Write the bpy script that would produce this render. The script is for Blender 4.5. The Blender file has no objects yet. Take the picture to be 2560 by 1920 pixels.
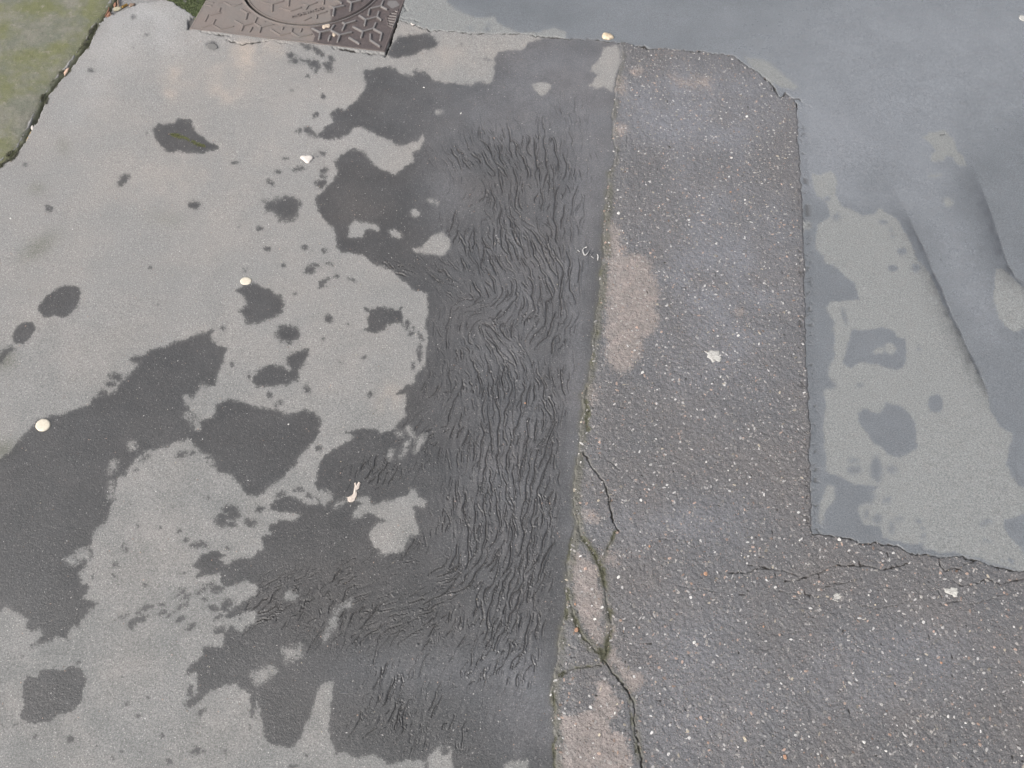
import bpy, math, random
import numpy as np

# ------------------------------------------------------------------ camera, sky, sun
S = bpy.context.scene
COL = S.collection
H, PITCH, F = 1.6, math.radians(59.0), 2130.0      # eye height, tilt below the horizon, focal length for a 2560 px wide frame
cam = bpy.data.cameras.new("camera")
cam.sensor_width = 36.0
cam.lens = F / 2560 * 36
cam.clip_start = 0.02
cam.clip_end = 500
cam_o = bpy.data.objects.new("camera", cam)
COL.objects.link(cam_o)
cam_o.location = (0, 0, H)
cam_o.rotation_euler = (math.pi / 2 - PITCH, 0, 0)
S.camera = cam_o

SUN_EL, SUN_AZ = math.radians(40), math.radians(-125)   # azimuth clockwise from +Y
w = bpy.data.worlds.new("World")
S.world = w
w.use_nodes = True
nt = w.node_tree
nt.nodes.clear()
sky = nt.nodes.new("ShaderNodeTexSky")
sky.sky_type = 'NISHITA'
sky.sun_disc = False
sky.sun_elevation = SUN_EL
sky.sun_rotation = SUN_AZ
sky.air_density = 1.0
sky.dust_density = 6.0
sky.ozone_density = 1.0
hsv = nt.nodes.new("ShaderNodeHueSaturation")
hsv.inputs['Saturation'].default_value = 0.42
bg = nt.nodes.new("ShaderNodeBackground")
bg.inputs['Strength'].default_value = 0.11
wo = nt.nodes.new("ShaderNodeOutputWorld")
nt.links.new(sky.outputs[0], hsv.inputs['Color'])
nt.links.new(hsv.outputs[0], bg.inputs[0])
nt.links.new(bg.outputs[0], wo.inputs[0])
sl = bpy.data.lights.new("sun", 'SUN')
sl.energy = 1.3
sl.angle = math.radians(30)
sl.color = (1.0, 0.97, 0.93)
so = bpy.data.objects.new("sun", sl)
COL.objects.link(so)
so.rotation_euler = (math.pi / 2 - SUN_EL, 0, math.pi - SUN_AZ)
S.view_settings.view_transform = 'Standard'
S.view_settings.look = 'None'
S.view_settings.exposure = 1.07
S.view_settings.gamma = 1.0

rng = np.random.default_rng(7)
random.seed(7)

# ------------------------------------------------------------------ ground <-> photo mapping (both lie on z = 0)
CP, SP = math.cos(PITCH), math.sin(PITCH)
def ground(px, py, z=0.0):
    px = np.asarray(px, float); py = np.asarray(py, float)
    u = (px - 1280) / F; v = -(py - 960) / F
    dz = -SP + v * CP
    t = (z - H) / dz
    return u * t, (CP + v * SP) * t
def photo(x, y, z=0.0):
    x = np.asarray(x, float); y = np.asarray(y, float)
    dz = z - H
    depth = y * CP - dz * SP
    up = y * SP + dz * CP
    return 1280 + F * x / depth, 960 - F * up / depth

ZO = {'A': (0, 0), 'C': (640, 0), 'D': (1280, 0), 'E': (1920, 0), 'F': (0, 640), 'G': (640, 640), 'H': (1280, 640),
      'I': (1920, 640), 'J': (0, 1280), 'K': (640, 1280), 'L': (1280, 1280), 'M': (1920, 1280)}
ZS = 1659 / 640.0
def P(*parts):
    """points given tile by tile -> one list of reference coordinates"""
    out = []
    for tag, pts in parts:
        if tag == 'd':      o, s = (0, 0), 2212 / 2560.0
        elif tag == 's':    o, s = (0, 0), 1.0
        elif tag == 'N':    o, s = (600, 0), 2212 / 420.0
        elif tag == 'O':    o, s = (460, 0), 2212 / 280.0
        else:               o, s = ZO[tag], ZS
        for a, b in pts:
            out.append((o[0] + a / s, o[1] + b / s))
    return out

# ------------------------------------------------------------------ noise
_tab = np.random.default_rng(3).random(65536).astype(np.float32)
def vnoise(x, y, seed=0):
    xi = np.floor(x).astype(np.int64); yi = np.floor(y).astype(np.int64)
    fx = (x - xi).astype(np.float32); fy = (y - yi).astype(np.float32)
    fx = fx * fx * (3 - 2 * fx); fy = fy * fy * (3 - 2 * fy)
    def h(a, b):
        k = (a * 73856093) ^ (b * 19349663) ^ (seed * 83492791)
        k = (k ^ (k >> 13)) * 1274126177
        return _tab[(k ^ (k >> 16)) & 65535]
    a = h(xi, yi); b = h(xi + 1, yi); c = h(xi, yi + 1); d = h(xi + 1, yi + 1)
    return ((a + (b - a) * fx) * (1 - fy) + (c + (d - c) * fx) * fy) * 2 - 1
def fbm(x, y, scale, octs=3, seed=0, gain=0.5):
    r = 0; amp = 1.0; tot = 0
    for o in range(octs):
        r = r + amp * vnoise(x * scale + 17.3 * o, y * scale - 9.1 * o, seed + o * 7)
        tot += amp; amp *= gain; scale *= 2.03
    return r / tot

# ------------------------------------------------------------------ sample grid of the ground, fine where the eye is near
STEP = 1.8
def axis(lo, hi, flo, fhi, n):
    core = np.arange(lo, hi + 1e-6, STEP)
    g = (np.linspace(0, 1, n + 1)[1:]) ** 2.5
    return np.concatenate([(lo + (flo - lo) * g)[::-1], core, hi + (fhi - hi) * g])
GX = axis(-160, 2720, -3200, 5760, 34)
GY = axis(-130, 2050, -1850, 6500, 34)
NX, NY = len(GX), len(GY)
PX, PY = np.meshgrid(GX, GY)
WX, WY = ground(PX, PY)
# the outlines wander a little, at two sizes
QX = PX + 3.2 * fbm(PX, PY, 1 / 22.0, 2, 1) + 2.2 * vnoise(PX / 6.5, PY / 6.5, 2)
QY = PY + 3.2 * fbm(PX, PY, 1 / 22.0, 2, 5) + 2.2 * vnoise(PX / 6.5, PY / 6.5, 6)
PAD = 16.0

def _slice(x0, x1, y0, y1):
    a = max(np.searchsorted(GX, x0) - 1, 0); b = min(np.searchsorted(GX, x1) + 1, NX)
    c = max(np.searchsorted(GY, y0) - 1, 0); d = min(np.searchsorted(GY, y1) + 1, NY)
    return slice(c, d), slice(a, b)
def segdist(pts, closed, pad=PAD, X=None, Y=None):
    X = QX if X is None else X; Y = QY if Y is None else Y
    D = np.full(X.shape, pad, np.float32)
    n = len(pts)
    for i in range(n if closed else n - 1):
        ax, ay = pts[i]; bx, by = pts[(i + 1) % n]
        s = _slice(min(ax, bx) - pad - 8, max(ax, bx) + pad + 8, min(ay, by) - pad - 8, max(ay, by) + pad + 8)
        x = X[s]; y = Y[s]
        if x.size == 0: continue
        ex, ey = bx - ax, by - ay
        t = np.clip(((x - ax) * ex + (y - ay) * ey) / (ex * ex + ey * ey + 1e-9), 0, 1)
        d = np.hypot(x - ax - t * ex, y - ay - t * ey)
        D[s] = np.minimum(D[s], d)
    return D
def inside(pts, X=None, Y=None):
    X = QX if X is None else X; Y = QY if Y is None else Y
    I = np.zeros(X.shape, bool)
    n = len(pts)
    xmax = max(p[0] for p in pts)
    for i in range(n):
        ax, ay = pts[i]; bx, by = pts[(i + 1) % n]
        if ay == by: continue
        s = _slice(-1e9, max(ax, bx) + 10, min(ay, by) - 10, max(ay, by) + 10)
        x = X[s]; y = Y[s]
        c = ((ay > y) != (by > y)) & (x < ax + (y - ay) * (bx - ax) / (by - ay))
        I[s] ^= c
    return I
def sdf(pts, pad=PAD):
    D = segdist(pts, True, pad)
    return np.where(inside(pts), D, -D)
def soft(p, k):
    s = sdf(p)
    return s * k - PAD * max(1 - k, 0) * np.clip((-s - 7) / 9, 0, 1)
def ell(tag, cx, cy, rx, ry, ang=0, n=14, jag=0.18, seed=None):
    r = random.Random(seed if seed is not None else int(cx * 31 + cy * 7))
    a = math.radians(ang); out = []
    for i in range(n):
        t = 2 * math.pi * i / n
        k = 1 + r.uniform(-jag, jag)
        x, y = rx * k * math.cos(t), ry * k * math.sin(t)
        out.append((cx + x * math.cos(a) - y * math.sin(a), cy + x * math.sin(a) + y * math.cos(a)))
    return P((tag, out))
def gblob(tag, cx, cy, r, ry=None, ang=0):
    """soft round field, 1 in its middle"""
    (x, y), = P((tag, [(cx, cy)]))
    s = {'d': 2212 / 2560.0, 's': 1.0}.get(tag, ZS)
    rx = r / s; ry = (ry or r) / s; a = math.radians(ang)
    dx = PX - x; dy = PY - y
    u = (dx * math.cos(a) + dy * math.sin(a)) / rx; v = (-dx * math.sin(a) + dy * math.cos(a)) / ry
    return np.exp(-(u * u + v * v)).astype(np.float32)

# ------------------------------------------------------------------ regions
SEAM1 = P(('D', [(700,280),(706,400),(682,480),(668,620),(650,760),(655,870),(668,960),(660,1060),(620,1130),(610,1250),(605,1400),(590,1500),(590,1659)]),
          ('H', [(568,120),(560,300),(545,420),(520,560),(510,700),(480,830),(455,900),(460,1000),(440,1120),(430,1260),(410,1380),(400,1520),(398,1659)]),
          ('L', [(420,80),(398,180),(370,270),(358,400),(350,560),(350,650),(320,740),(300,850),(290,950),(265,1080),(250,1180),(265,1280),(270,1400),(280,1659)]))
TOPCR = P(('D', [(700,280),(800,295),(900,315),(1000,318),(1100,325),(1200,335),(1320,350),(1430,365),(1480,395),(1520,430),(1600,470),(1659,530)]),
          ('E', [(40,560),(60,610),(85,632),(115,605),(170,640),(190,700)]))
SEAM2 = P(('E', [(190,700),(195,900),(205,1100),(215,1250),(225,1400),(230,1560)]),
          ('I', [(232,0),(240,400),(250,700),(265,1000),(272,1300),(280,1659)]), ('M', [(288,140)]))
BOTCR = P(('M', [(288,140),(400,155),(500,165),(570,190),(585,213),(700,195),(850,230),(930,275),(1000,275),(1100,295),(1250,292),(1350,320),(1450,350),(1560,380),(1659,385),(1900,400)]))
ROUGH = SEAM1[::-1] + TOPCR[1:] + SEAM2[1:] + BOTCR[1:] + [(5900, 1500), (5900, 7000), (1200, 7000), (1330, 2100)]
sd_rough = sdf(ROUGH, 40)
in_rough = sd_rough > 0
# right-hand asphalt: right of the seam and above the long top crack
CR_C = P(('C', [(880,125),(960,140),(1020,160),(1090,180),(1120,205),(1190,195),(1290,205),(1450,215),(1659,215)]),
         ('D', [(160,235),(340,250),(480,258),(580,262),(700,280)]))
RIGHT = [(1500, -2200), (1008, -40)] + CR_C + TOPCR[1:] + SEAM2[1:] + BOTCR[1:] + [(6000, 1440), (6000, -2200)]
sd_right = sdf(RIGHT, 40)
in_right = (sd_right > 0) & ~in_rough

# ------------------------------------------------------------------ wet and dry
WET, DRY = [], []
WET.append((1.0, P(('d', [(330,280),(343,268),(373,265),(383,257),(413,262),(417,273),(430,290),(450,305),(470,315),(467,323),(433,330),(397,331),(380,327),(370,330),(353,323),(343,307),(333,297)]))))
WET.append((1.2, P(('d', [(80,663),(100,640),(120,625),(140,616),(170,620),(177,636),(173,653),(160,670),(147,683),(133,686),(117,683),(97,686),(87,678)]))))
WET.append((1.2, P(('d', [(25,728),(37,703),(53,696),(75,698),(78,713),(67,730),(50,743),(33,743)]))))
WET.append((.5, P(('d', [(13,753),(27,748),(33,756),(20,766),(7,783),(0,783),(-20,775),(0,762)]))))
# long dark stain running down the left
WET.append((.8, P(('F', [(-150,1340),(0,1310),(60,1270),(130,1190),(190,1110),(250,1060),(300,1040),(350,1030),(430,1015),(500,990),(580,960),(600,915),(640,905),(700,890),(750,860),(800,790),(880,730),(910,700),(835,680),(850,660),(920,640),(1000,600),(1100,575),(1230,520),(1330,490),(1380,478),(1375,550),(1420,575),(1475,600),(1440,700),(1400,780),(1390,840),(1300,850),(1240,930),(1230,1000),(1290,1060),(1380,1040),(1410,960),(1480,925),(1570,945),(1659,980)]),
    ('G', [(60,985),(150,1000),(220,1030),(290,990),(380,1010),(415,1060),(405,1180),(360,1225),(300,1280),(250,1350),(190,1420),(120,1480),(60,1520),(0,1555)]),
    ('F', [(1600,1550),(1560,1500),(1500,1420),(1420,1400),(1350,1340),(1290,1260),(1220,1190),(1140,1205),(1060,1240),(1000,1260),(920,1280),(870,1330),(830,1390),(770,1440),(745,1500),(740,1580),(705,1659)]),
    ('J', [(695,50),(600,130),(590,220),(600,280),(560,350),(510,400),(530,460),(590,485),(545,550),(590,575),(640,590),(560,660),(500,740),(470,730),(430,820),(370,810),(330,840),(205,868),(280,790),(255,755),(200,780),(170,750),(180,700),(100,650),(50,605),(0,640),(-150,620)]))))
WET.append((1.5, P(('J', [(150,1100),(170,1060),(240,1080),(260,1030),(300,1010),(380,1025),(470,995),(510,1010),(540,1050),(560,1100),(540,1150),(530,1210),(490,1260),(460,1300),(380,1310),(340,1350),(230,1370),(140,1340),(130,1310),(160,1240),(140,1200)]))))
# the great wet area of the middle
WET.append((1.0, P(('C', [(690,450),(760,450),(850,430),(900,440),(940,480),(1000,490),(1070,460),(1120,480),(1140,520),(1220,540),(1290,535),(1370,550),(1440,530),(1520,545),(1540,480),(1550,420),(1540,380),(1560,340),(1610,320),(1659,320)]),
    ('D', [(60,330),(120,270),(200,240),(340,250),(580,262),(680,275),(760,300),(760,560),(760,1600)]), ('H', [(680,400),(600,1000),(520,1659)]), ('L', [(480,500),(420,1000),(400,1659)]), ('K', [(2000,1800),(1600,1740),(1610,1640),(1659,1610)]),
    ('L', [(60,1620),(100,1600),(100,1680),(60,1700)]), ('K', [(1600,1740),(1290,1740),(1270,1600),(1260,1520),(1200,1505),(1140,1570),(1090,1620),(1060,1595),(1020,1615),(980,1600),(920,1630),(850,1640),(810,1590),(760,1565),(690,1590),(630,1590),(580,1565),(520,1570),(490,1480),(465,1400),(475,1290),(500,1180),(500,1100),(430,1110),(400,1150),(380,1230),(350,1310),(310,1400),(280,1480),(230,1530),(190,1530),(150,1510),(80,1500),(45,1420),(30,1280),(0,1200)]),
    ('J', [(1640,1340),(1620,1250),(1610,1170),(1550,1150),(1540,1110),(1450,1120),(1400,1150),(1340,1170),(1300,1220),(1230,1265),(1185,1245),(1230,1200),(1290,1170),(1270,1080),(1275,1030),(1190,1055),(1240,985),(1310,930),(1320,880),(1380,870),(1440,870),(1450,790),(1490,740),(1560,770),(1600,740),(1659,700)]),
    ('J', [(1659,640),(1600,640),(1500,690),(1460,680),(1490,640),(1600,570),(1659,530),(1659,470),(1600,440),(1540,470),(1480,490),(1430,460),(1420,400),(1340,410),(1260,425),(1310,370),(1240,350),(1320,270),(1400,250),(1460,275),(1430,300),(1470,335),(1520,310),(1560,290),(1640,290),(1659,250)]),
    ('K', [(50,240),(30,170),(90,140),(80,90),(160,50),(240,60),(290,20),(200,0)]), ('G', [(80,1650),(110,1590),(180,1555),(240,1560),(280,1580),(330,1610),(400,1610),(390,1560),(400,1520),(380,1470),(400,1400),(410,1330),(440,1300),(500,1250),(560,1220),(610,1190),(640,1160),(570,1150),(590,1135),(660,1120),(740,1110),(810,1140),(850,1130),(900,1120),(930,1070),(970,1040),(960,1000),(970,960),(980,880),(960,900),(900,905),(960,850),(1020,820),(1040,760),(1100,700),(1105,640),(1110,530),(1100,450),(1115,370),(1100,300),(1110,240),(1040,225),(1000,200),(940,160),(900,110),(830,75),(760,60),(700,0)]),
    ('C', [(600,1640),(530,1620),(510,1560),(520,1500),(500,1470),(450,1430),(400,1370),(385,1310),(400,1270),(460,1210),(500,1170),(530,1100),(510,1050),(550,1010),(600,975),(650,965),(710,990),(740,1040),(770,1080),(840,1100),(900,1130),(960,1080),(1010,1050),(1010,990),(1060,970),(1085,920),(1080,870),(1050,910),(990,940),(920,940),(850,910),(790,880),(750,850),(700,830),(640,830),(600,870),(540,900),(440,910),(400,880),(440,830),(500,790),(490,740),(530,700),(570,720),(600,690),(660,640),(690,580),(710,550),(700,500)]))))
WET.append((.9, P(('C', [(850,350),(880,290),(920,240),(1000,225),(1080,215),(1150,240),(1180,280),(1160,310),(1080,320),(1020,350),(960,370),(880,375)]))))
WET.append((1.0, P(('G', [(700,330),(720,325),(730,345),(820,332),(870,335),(910,355),(945,335),(955,390),(955,455),(935,430),(900,425),(850,455),(825,485),(760,497),(700,485),(705,465),(725,455),(715,400),(725,370),(700,360)]))))
WET.append((.8, P(('F', [(1530,230),(1570,190),(1640,170)]), ('G', [(40,205),(100,215),(160,260),(185,320),(165,380),(100,410),(20,440)]), ('F', [(1600,440),(1580,380),(1540,360),(1600,320),(1580,260)]))))
WET.append((.5, ell('G', 205, 505, 75, 62)))
WET.append((.8, P(('G', [(-20,800),(10,745),(60,710),(120,700),(180,715),(215,740),(195,660),(240,630),(300,600),(340,610),(345,650),(310,700),(280,740),(270,810),(200,840),(150,835),(90,850),(-10,845)]))))
WET.append((.45, P(('A', [(1700,1300)]), ('C', [(40,1310),(110,1300),(190,1260),(250,1280),(290,1310),(280,1400),(240,1430),(150,1435),(110,1380),(60,1380)]))))
for t, a in {
  'A': [(1375,305,37,23,0),(952,233,11,8,0),(855,303,8,5,0),(860,104,12,8,0),(587,462,18,12,0),(797,1172,22,42,42),(322,1350,28,23,0),(1521,1054,16,8,0),(158,1074,10,8,0),(960,862,9,8,0),(1551,1466,8,6,0),(1260,1330,40,26,0)],
  'C': [(255,390,34,20,0),(330,395,70,12,8),(380,415,30,30,30),(470,430,28,34,20),(490,380,22,18,0),(385,455,10,18,0),(225,355,20,12,0),(330,300,60,18,15),(400,325,55,16,45),(335,492,8,9,0),(229,585,11,5,0),(437,622,12,12,0),(387,743,20,18,0),(278,850,18,12,0),(350,860,50,28,35),(430,995,22,12,0),(395,1012,14,7,0),(193,1028,16,7,0),(437,1102,24,20,0),(150,1110,20,10,0),(90,1185,24,14,20),(420,1190,34,26,0),(435,1145,22,7,0),(25,1480,24,10,0),(75,1612,20,11,0),(315,1606,14,11,0),(445,1625,14,10,0),(1330,283,10,8,0),(1500,385,28,7,0),(270,1095,50,14,0),(1050,480,40,14,30)],
  'F': [(755,785,38,24,10),(715,830,30,20,0),(665,888,40,28,0),(1035,595,14,10,0),(865,323,8,6,0),(1024,321,6,5,0),(1590,90,7,10,0),(1445,463,14,8,0),(980,81,6,5,0),(1350,1560,11,8,0),(1197,1280,12,8,0),(1250,1278,20,9,0),(1165,1285,30,14,-35),(890,1385,26,12,-30),(940,1310,40,12,-30),(1122,1633,10,8,0),(1500,690,10,12,0),(1480,1640,60,30,0),(1610,780,14,26,0)],
  'G': [(350,95,38,26,-20),(390,65,22,14,0),(445,165,40,22,-35),(468,405,26,26,-30),(255,243,12,10,0),(175,62,12,10,0),(520,132,10,8,0),(475,50,22,7,0),(435,543,12,7,0),(590,443,9,7,0),(695,657,20,11,0),(555,687,18,5,0),(330,860,26,32,20),(90,905,14,16,0),(150,942,16,12,0),(985,440,11,42,-3),(1022,470,9,26,0),(1070,525,11,34,-30),(1060,620,13,60,5),(1017,712,11,26,0),(1000,500,10,20,0),(740,895,16,12,0),(130,965,12,6,0),(620,155,26,7,20),(410,1245,18,10,0),(270,1515,36,16,0),(345,1560,24,16,0),(20,1640,30,18,0),(160,1545,40,22,-20)],
  'J': [(745,345,22,20,0),(733,405,9,7,0),(800,215,8,14,30),(815,245,14,12,0),(895,92,9,7,0),(1030,97,7,6,0),(1170,120,8,7,0),(1200,183,18,12,-30),(1290,208,48,14,-5),(1430,50,44,55,0),(1500,20,60,36,-10),(1490,80,40,20,0),(1630,70,34,32,0),(1180,520,46,17,-40),(1205,550,40,14,-35),(1330,490,70,12,-33),(1410,490,46,18,-5),(1140,640,100,13,-33),(930,630,60,12,-28),(880,705,75,22,-28),(790,680,60,7,-28),(1050,600,22,12,0),(1040,660,36,12,-25),(1160,700,34,11,-30),(1330,570,14,10,0),(1385,622,38,16,10),(1410,682,30,12,-25),(1470,600,50,36,-50),(1570,600,110,12,-33),(1410,775,42,28,0),(1240,735,34,18,-30),(1560,690,12,8,0),(1230,1160,28,40,0),(1305,1300,30,14,-35),(460,1465,28,22,-50),(232,1455,12,9,0),(617,1510,9,13,0),(785,1550,9,7,0),(730,1600,10,10,0),(1093,1617,15,18,30),(1050,1447,8,12,20),(818,1247,9,9,0),(960,1203,10,12,0),(803,1070,8,6,0),(900,1322,7,6,0),(503,970,9,8,0),(142,932,7,5,0),(600,423,12,8,0),(940,470,18,14,0),(1180,400,24,9,0),(1260,1550,34,26,0),(1460,1548,9,9,0),(1320,1558,8,6,0),(110,1375,20,8,-20),(1615,1390,10,18,0),(1640,1290,16,50,0),(205,1617,8,8,0),(762,1622,6,8,0),(1480,237,8,6,0),(1180,185,10,6,0)],
  'K': [(325,1575,8,10,0),(240,1648,26,12,0),(1105,1645,14,14,0),(1225,1540,26,36,0)]}.items():
    for c in a:
        WET.append((.75 if max(c[2], c[3]) < 30 else .6, ell(t, *c)))
DRYP = [
 (.8, P(('G', [(640,1650)]), ('K', [(620,40),(690,30),(720,10),(780,20),(830,60),(800,70),(770,90),(740,110),(740,170),(755,230),(800,240),(800,285),(880,265),(950,250),(985,200),(990,160),(1050,150),(1050,90),(1030,30),(1010,-40),(1090,-30)]),
        ('G', [(1100,1590),(1060,1560),(1030,1500),(1000,1510),(985,1560),(940,1560),(900,1580),(820,1590),(780,1620),(740,1600),(700,1590)]))),
 (1.0, P(('C', [(600,1460),(640,1430),(700,1440),(790,1465),(800,1490),(760,1490),(720,1480),(700,1510),(690,1540),(640,1540),(605,1530)]))),
 (.9, P(('C', [(860,1500),(900,1490),(940,1510),(950,1545),(900,1545)]))),
 (1.0, P(('C', [(1010,1610),(1080,1600),(1110,1560),(1160,1515),(1210,1500),(1250,1540),(1250,1620),(1200,1659),(1120,1650),(1050,1635)]))),
 (.8, ell('C', 1028, 1380, 26, 24)),
 (1.0, P(('D', [(600,310),(690,290),(700,400),(670,480),(660,600),(600,560),(520,570),(500,550),(560,490),(510,460),(520,430),(580,370)]))),
 (1.0, P(('D', [(120,540),(200,525),(255,550),(225,600),(190,610),(150,590)]))),
 (.4, P(('K', [(-40,1060),(40,1020),(100,990),(140,1030),(60,1080),(0,1120)]))),
 (.35, P(('K', [(170,890),(240,880),(300,860),(300,930),(230,950),(200,980),(180,920)]))),
 (.5, P(('K', [(510,640),(560,600),(620,565),(610,620),(560,610),(520,670),(490,720),(500,660)]))),
 (.35, P(('K', [(440,840),(480,700),(520,680),(500,760)]))), (.5, ell('K', 225, 550, 36, 22)),
 (.5, ell('G', 875, 1290, 12, 30, 20)), (.45, ell('G', 430, 1560, 60, 40)), (.6, ell('G', 380, 1530, 40, 16)), (.6, ell('G', 690, 1580, 40, 16)), (.5, ell('G', 560, 1600, 60, 14, -30)),
 (.5, ell('G', 1000, 1140, 40, 12, 60)), (.5, ell('G', 930, 1150, 26, 12, 30)), (.35, ell('G', 1060, 1210, 70, 14, -60)), (.4, ell('G', 960, 1250, 60, 12, -70)),
 (.4, ell('J', 540, 280, 50, 40)), (.35, ell('J', 460, 320, 30, 26)), (.35, ell('F', 1250, 960, 60, 30, 40)), (.35, ell('F', 1330, 880, 50, 30, 60)),
 (.4, ell('F', 860, 1230, 24, 26)), (.35, ell('F', 730, 1370, 20, 50, 20)), (.35, ell('F', 720, 1520, 22, 50)), (.3, ell('F', 1330, 1330, 60, 30, 40)), (.3, ell('F', 1250, 1070, 60, 20, 40)),
 (.5, ell('C', 1190, 730, 20, 8)), (.5, ell('C', 1150, 1310, 28, 8, 20)), (.5, ell('C', 760, 1000, 50, 14, 10)),
]
wet = np.full(PX.shape, -PAD, np.float32)
for k, p in WET: wet = np.maximum(wet, soft(p, k))
for k, p in DRYP: wet = np.minimum(wet, -soft(p, k))
# little islands where the stain breaks up
fr_ = np.clip(1 - np.abs(wet + 1) / 12, 0, 1)
wet = wet + fr_ * (4.2 * fbm(QX, QY, 1 / 15.0, 3, 161) + 2.0 * vnoise(PX / 5.0, PY / 4.0, 162))
# right-hand asphalt: wet nearly everywhere, dry islands
R_DRY = [
 (1.3, P(('E', [(1005,890),(1050,855),(1100,845),(1150,850),(1200,900),(1225,970),(1270,1010),(1290,1070),(1240,1070),(1190,1010),(1160,1010),(1130,1040),(1060,1045),(1050,1015),(1090,970),(1050,930)]))),
 (1.2, P(('E', [(290,1130),(340,1140),(410,1110),(450,1170),(440,1260),(470,1330),(540,1360),(610,1395),(680,1390),(720,1345),(770,1380),(830,1410),(880,1480),(930,1560),(960,1659)]),
   ('I', [(990,50),(1050,100),(1090,180),(1130,290),(1180,390),(1250,490),(1300,610),(1370,760),(1420,860),(1440,1010),(1500,1100),(1580,1150),(1560,1250),(1540,1350),(1570,1420),(1620,1480),(1720,1530)]),
   ('M', [(1700,0),(1600,35),(1530,50),(1520,100),(1560,160),(1620,220),(1660,270),(1720,320),(1720,400),(1659,380),(1540,355),(1440,335),(1380,300),(1290,290),(1210,260),(1100,262),(1020,240),(1000,200),(930,210),(800,180),(740,160),(725,90),(620,80),(600,30),(590,0)]),
   ('I', [(590,1630),(640,1570),(720,1490),(560,1480),(500,1440),(400,1410),(380,1390),(370,1300),(360,1100),(375,950),(360,870),(430,860),(440,830),(390,790),(400,700),(440,650),(420,600),(440,530),(420,470),(440,430),(370,340),(400,300),(590,285),(590,260),(560,180),(500,130),(420,60),(370,50),(360,0)]),
   ('E', [(310,1600),(310,1530),(330,1450),(400,1400),(380,1320),(310,1250),(290,1180)]))),
 (1.2, P(('I', [(1480,80),(1530,85),(1590,140),(1659,200),(1720,240),(1720,420),(1680,460),(1600,490),(1560,470),(1500,400),(1480,320),(1460,250)]))),
 (1.0, P(('I', [(335,1659),(340,1600),(390,1480),(430,1490),(432,1560),(420,1600),(370,1640)]), ('M', [(350,80),(330,60)]))),
 (1.1, P(('C', [(900,0),(960,-90),(1240,-60),(1240,10),(1290,60),(1380,90),(1430,120),(1500,110),(1540,100),(1560,140),(1620,170),(1659,190)]), ('D', [(60,215),(160,205),(270,180),(350,210),(350,232),(340,262),(160,250),(0,228)]), ('C', [(1450,228),(1290,218),(1190,208),(1120,215),(1090,195),(960,160),(880,140)]))),
 (1.0, P(('D', [(1510,370),(1600,380),(1659,400)]), ('E', [(60,450),(130,510),(190,560),(170,580),(100,570),(40,540),(0,530)]), ('D', [(1600,460),(1540,425)]))),
 (.8, ell('E', 232, 1460, 50, 36)), (.7, ell('E', 1170, 1310, 30, 26)), (.6, ell('E', 1080, 1138, 40, 7)), (1.0, ell('E', 1650, 118, 26, 16, 30)),
]
R_WET = [
 (1.2, P(('I', [(540,480),(660,478),(740,460),(820,490),(840,525),(890,540),(890,690),(870,725),(840,740),(720,710),(600,690),(570,700),(540,728),(500,710),(485,690),(495,640),(520,560)]))),
 (1.0, P(('I', [(580,1020),(610,985),(640,990),(660,1010),(715,1018),(770,955),(860,970),(920,1020),(950,1100),(970,1230),(900,1290),(850,1310),(770,1280),(720,1230),(680,1220),(640,1150),(600,1090)]))),
 (1.0, ell('I', 1085, 958, 52, 66, jag=.07)), (1.0, ell('I', 808, 80, 32, 26)), (.8, ell('I', 960, 75, 28, 22)), (.5, ell('I', 700, 1380, 40, 80)),
 (.7, ell('E', 750, 1437, 24, 12)), (.8, ell('E', 870, 1625, 34, 22)), (.6, ell('E', 808, 1530, 14, 10)), (.6, ell('E', 795, 1484, 12, 9)), (.6, ell('E', 445, 1405, 24, 16)),
 (.8, ell('E', 380, 1290, 24, 18)), (.4, ell('I', 560, 1385, 40, 24)), (.4, ell('I', 560, 1325, 36, 12)), (.35, ell('I', 800, 1385, 30, 24)), (.45, ell('I', 772, 1580, 26, 20)),
 (.6, ell('I', 630, 1560, 60, 50)), (.9, ell('M', 978, 62, 18, 14)), (.8, ell('M', 1002, 112, 12, 9)), (.7, ell('M', 1415, 190, 22, 11)), (.6, ell('M', 1575, 318, 16, 28, -35)), (.6, ell('M', 1002, 160, 16, 11)),
 (.5, ell('M', 1410, 70, 40, 14, -20)), (.8, ell('M', 1515, 315, 8, 6)), (.8, ell('M', 1175, 158, 6, 6)), (.6, ell('I', 980, 600, 14, 10)), (.5, ell('I', 395, 838, 50, 24)), (.6, ell('I', 500, 400, 12, 50, -15)), (.5, ell('I', 600, 835, 22, 9)), (.4, ell('M', 710, 40, 26, 30)), (.4, ell('M', 640, 20, 14, 30)),
 (.4, ell('M', 800, 100, 16, 40)), (.4, ell('M', 850, 45, 26, 12)), (.6, ell('I', 1530, 1520, 12, 9)), (.45, ell('C', 1500, 175, 10, 26, 20)), (.5, ell('C', 1390, 185, 20, 6))]
wr = np.full(PX.shape, PAD, np.float32)
for k, p in R_DRY: wr = np.minimum(wr, -soft(p, k))
for k, p in R_WET: wr = np.maximum(wr, soft(p, k))
for p in (ell('I', 790, 596, 36, 38), ell('I', 718, 612, 36, 26)): wr = np.minimum(wr, -sdf(p))
wet = np.where(in_right, wr, wet)

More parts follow.
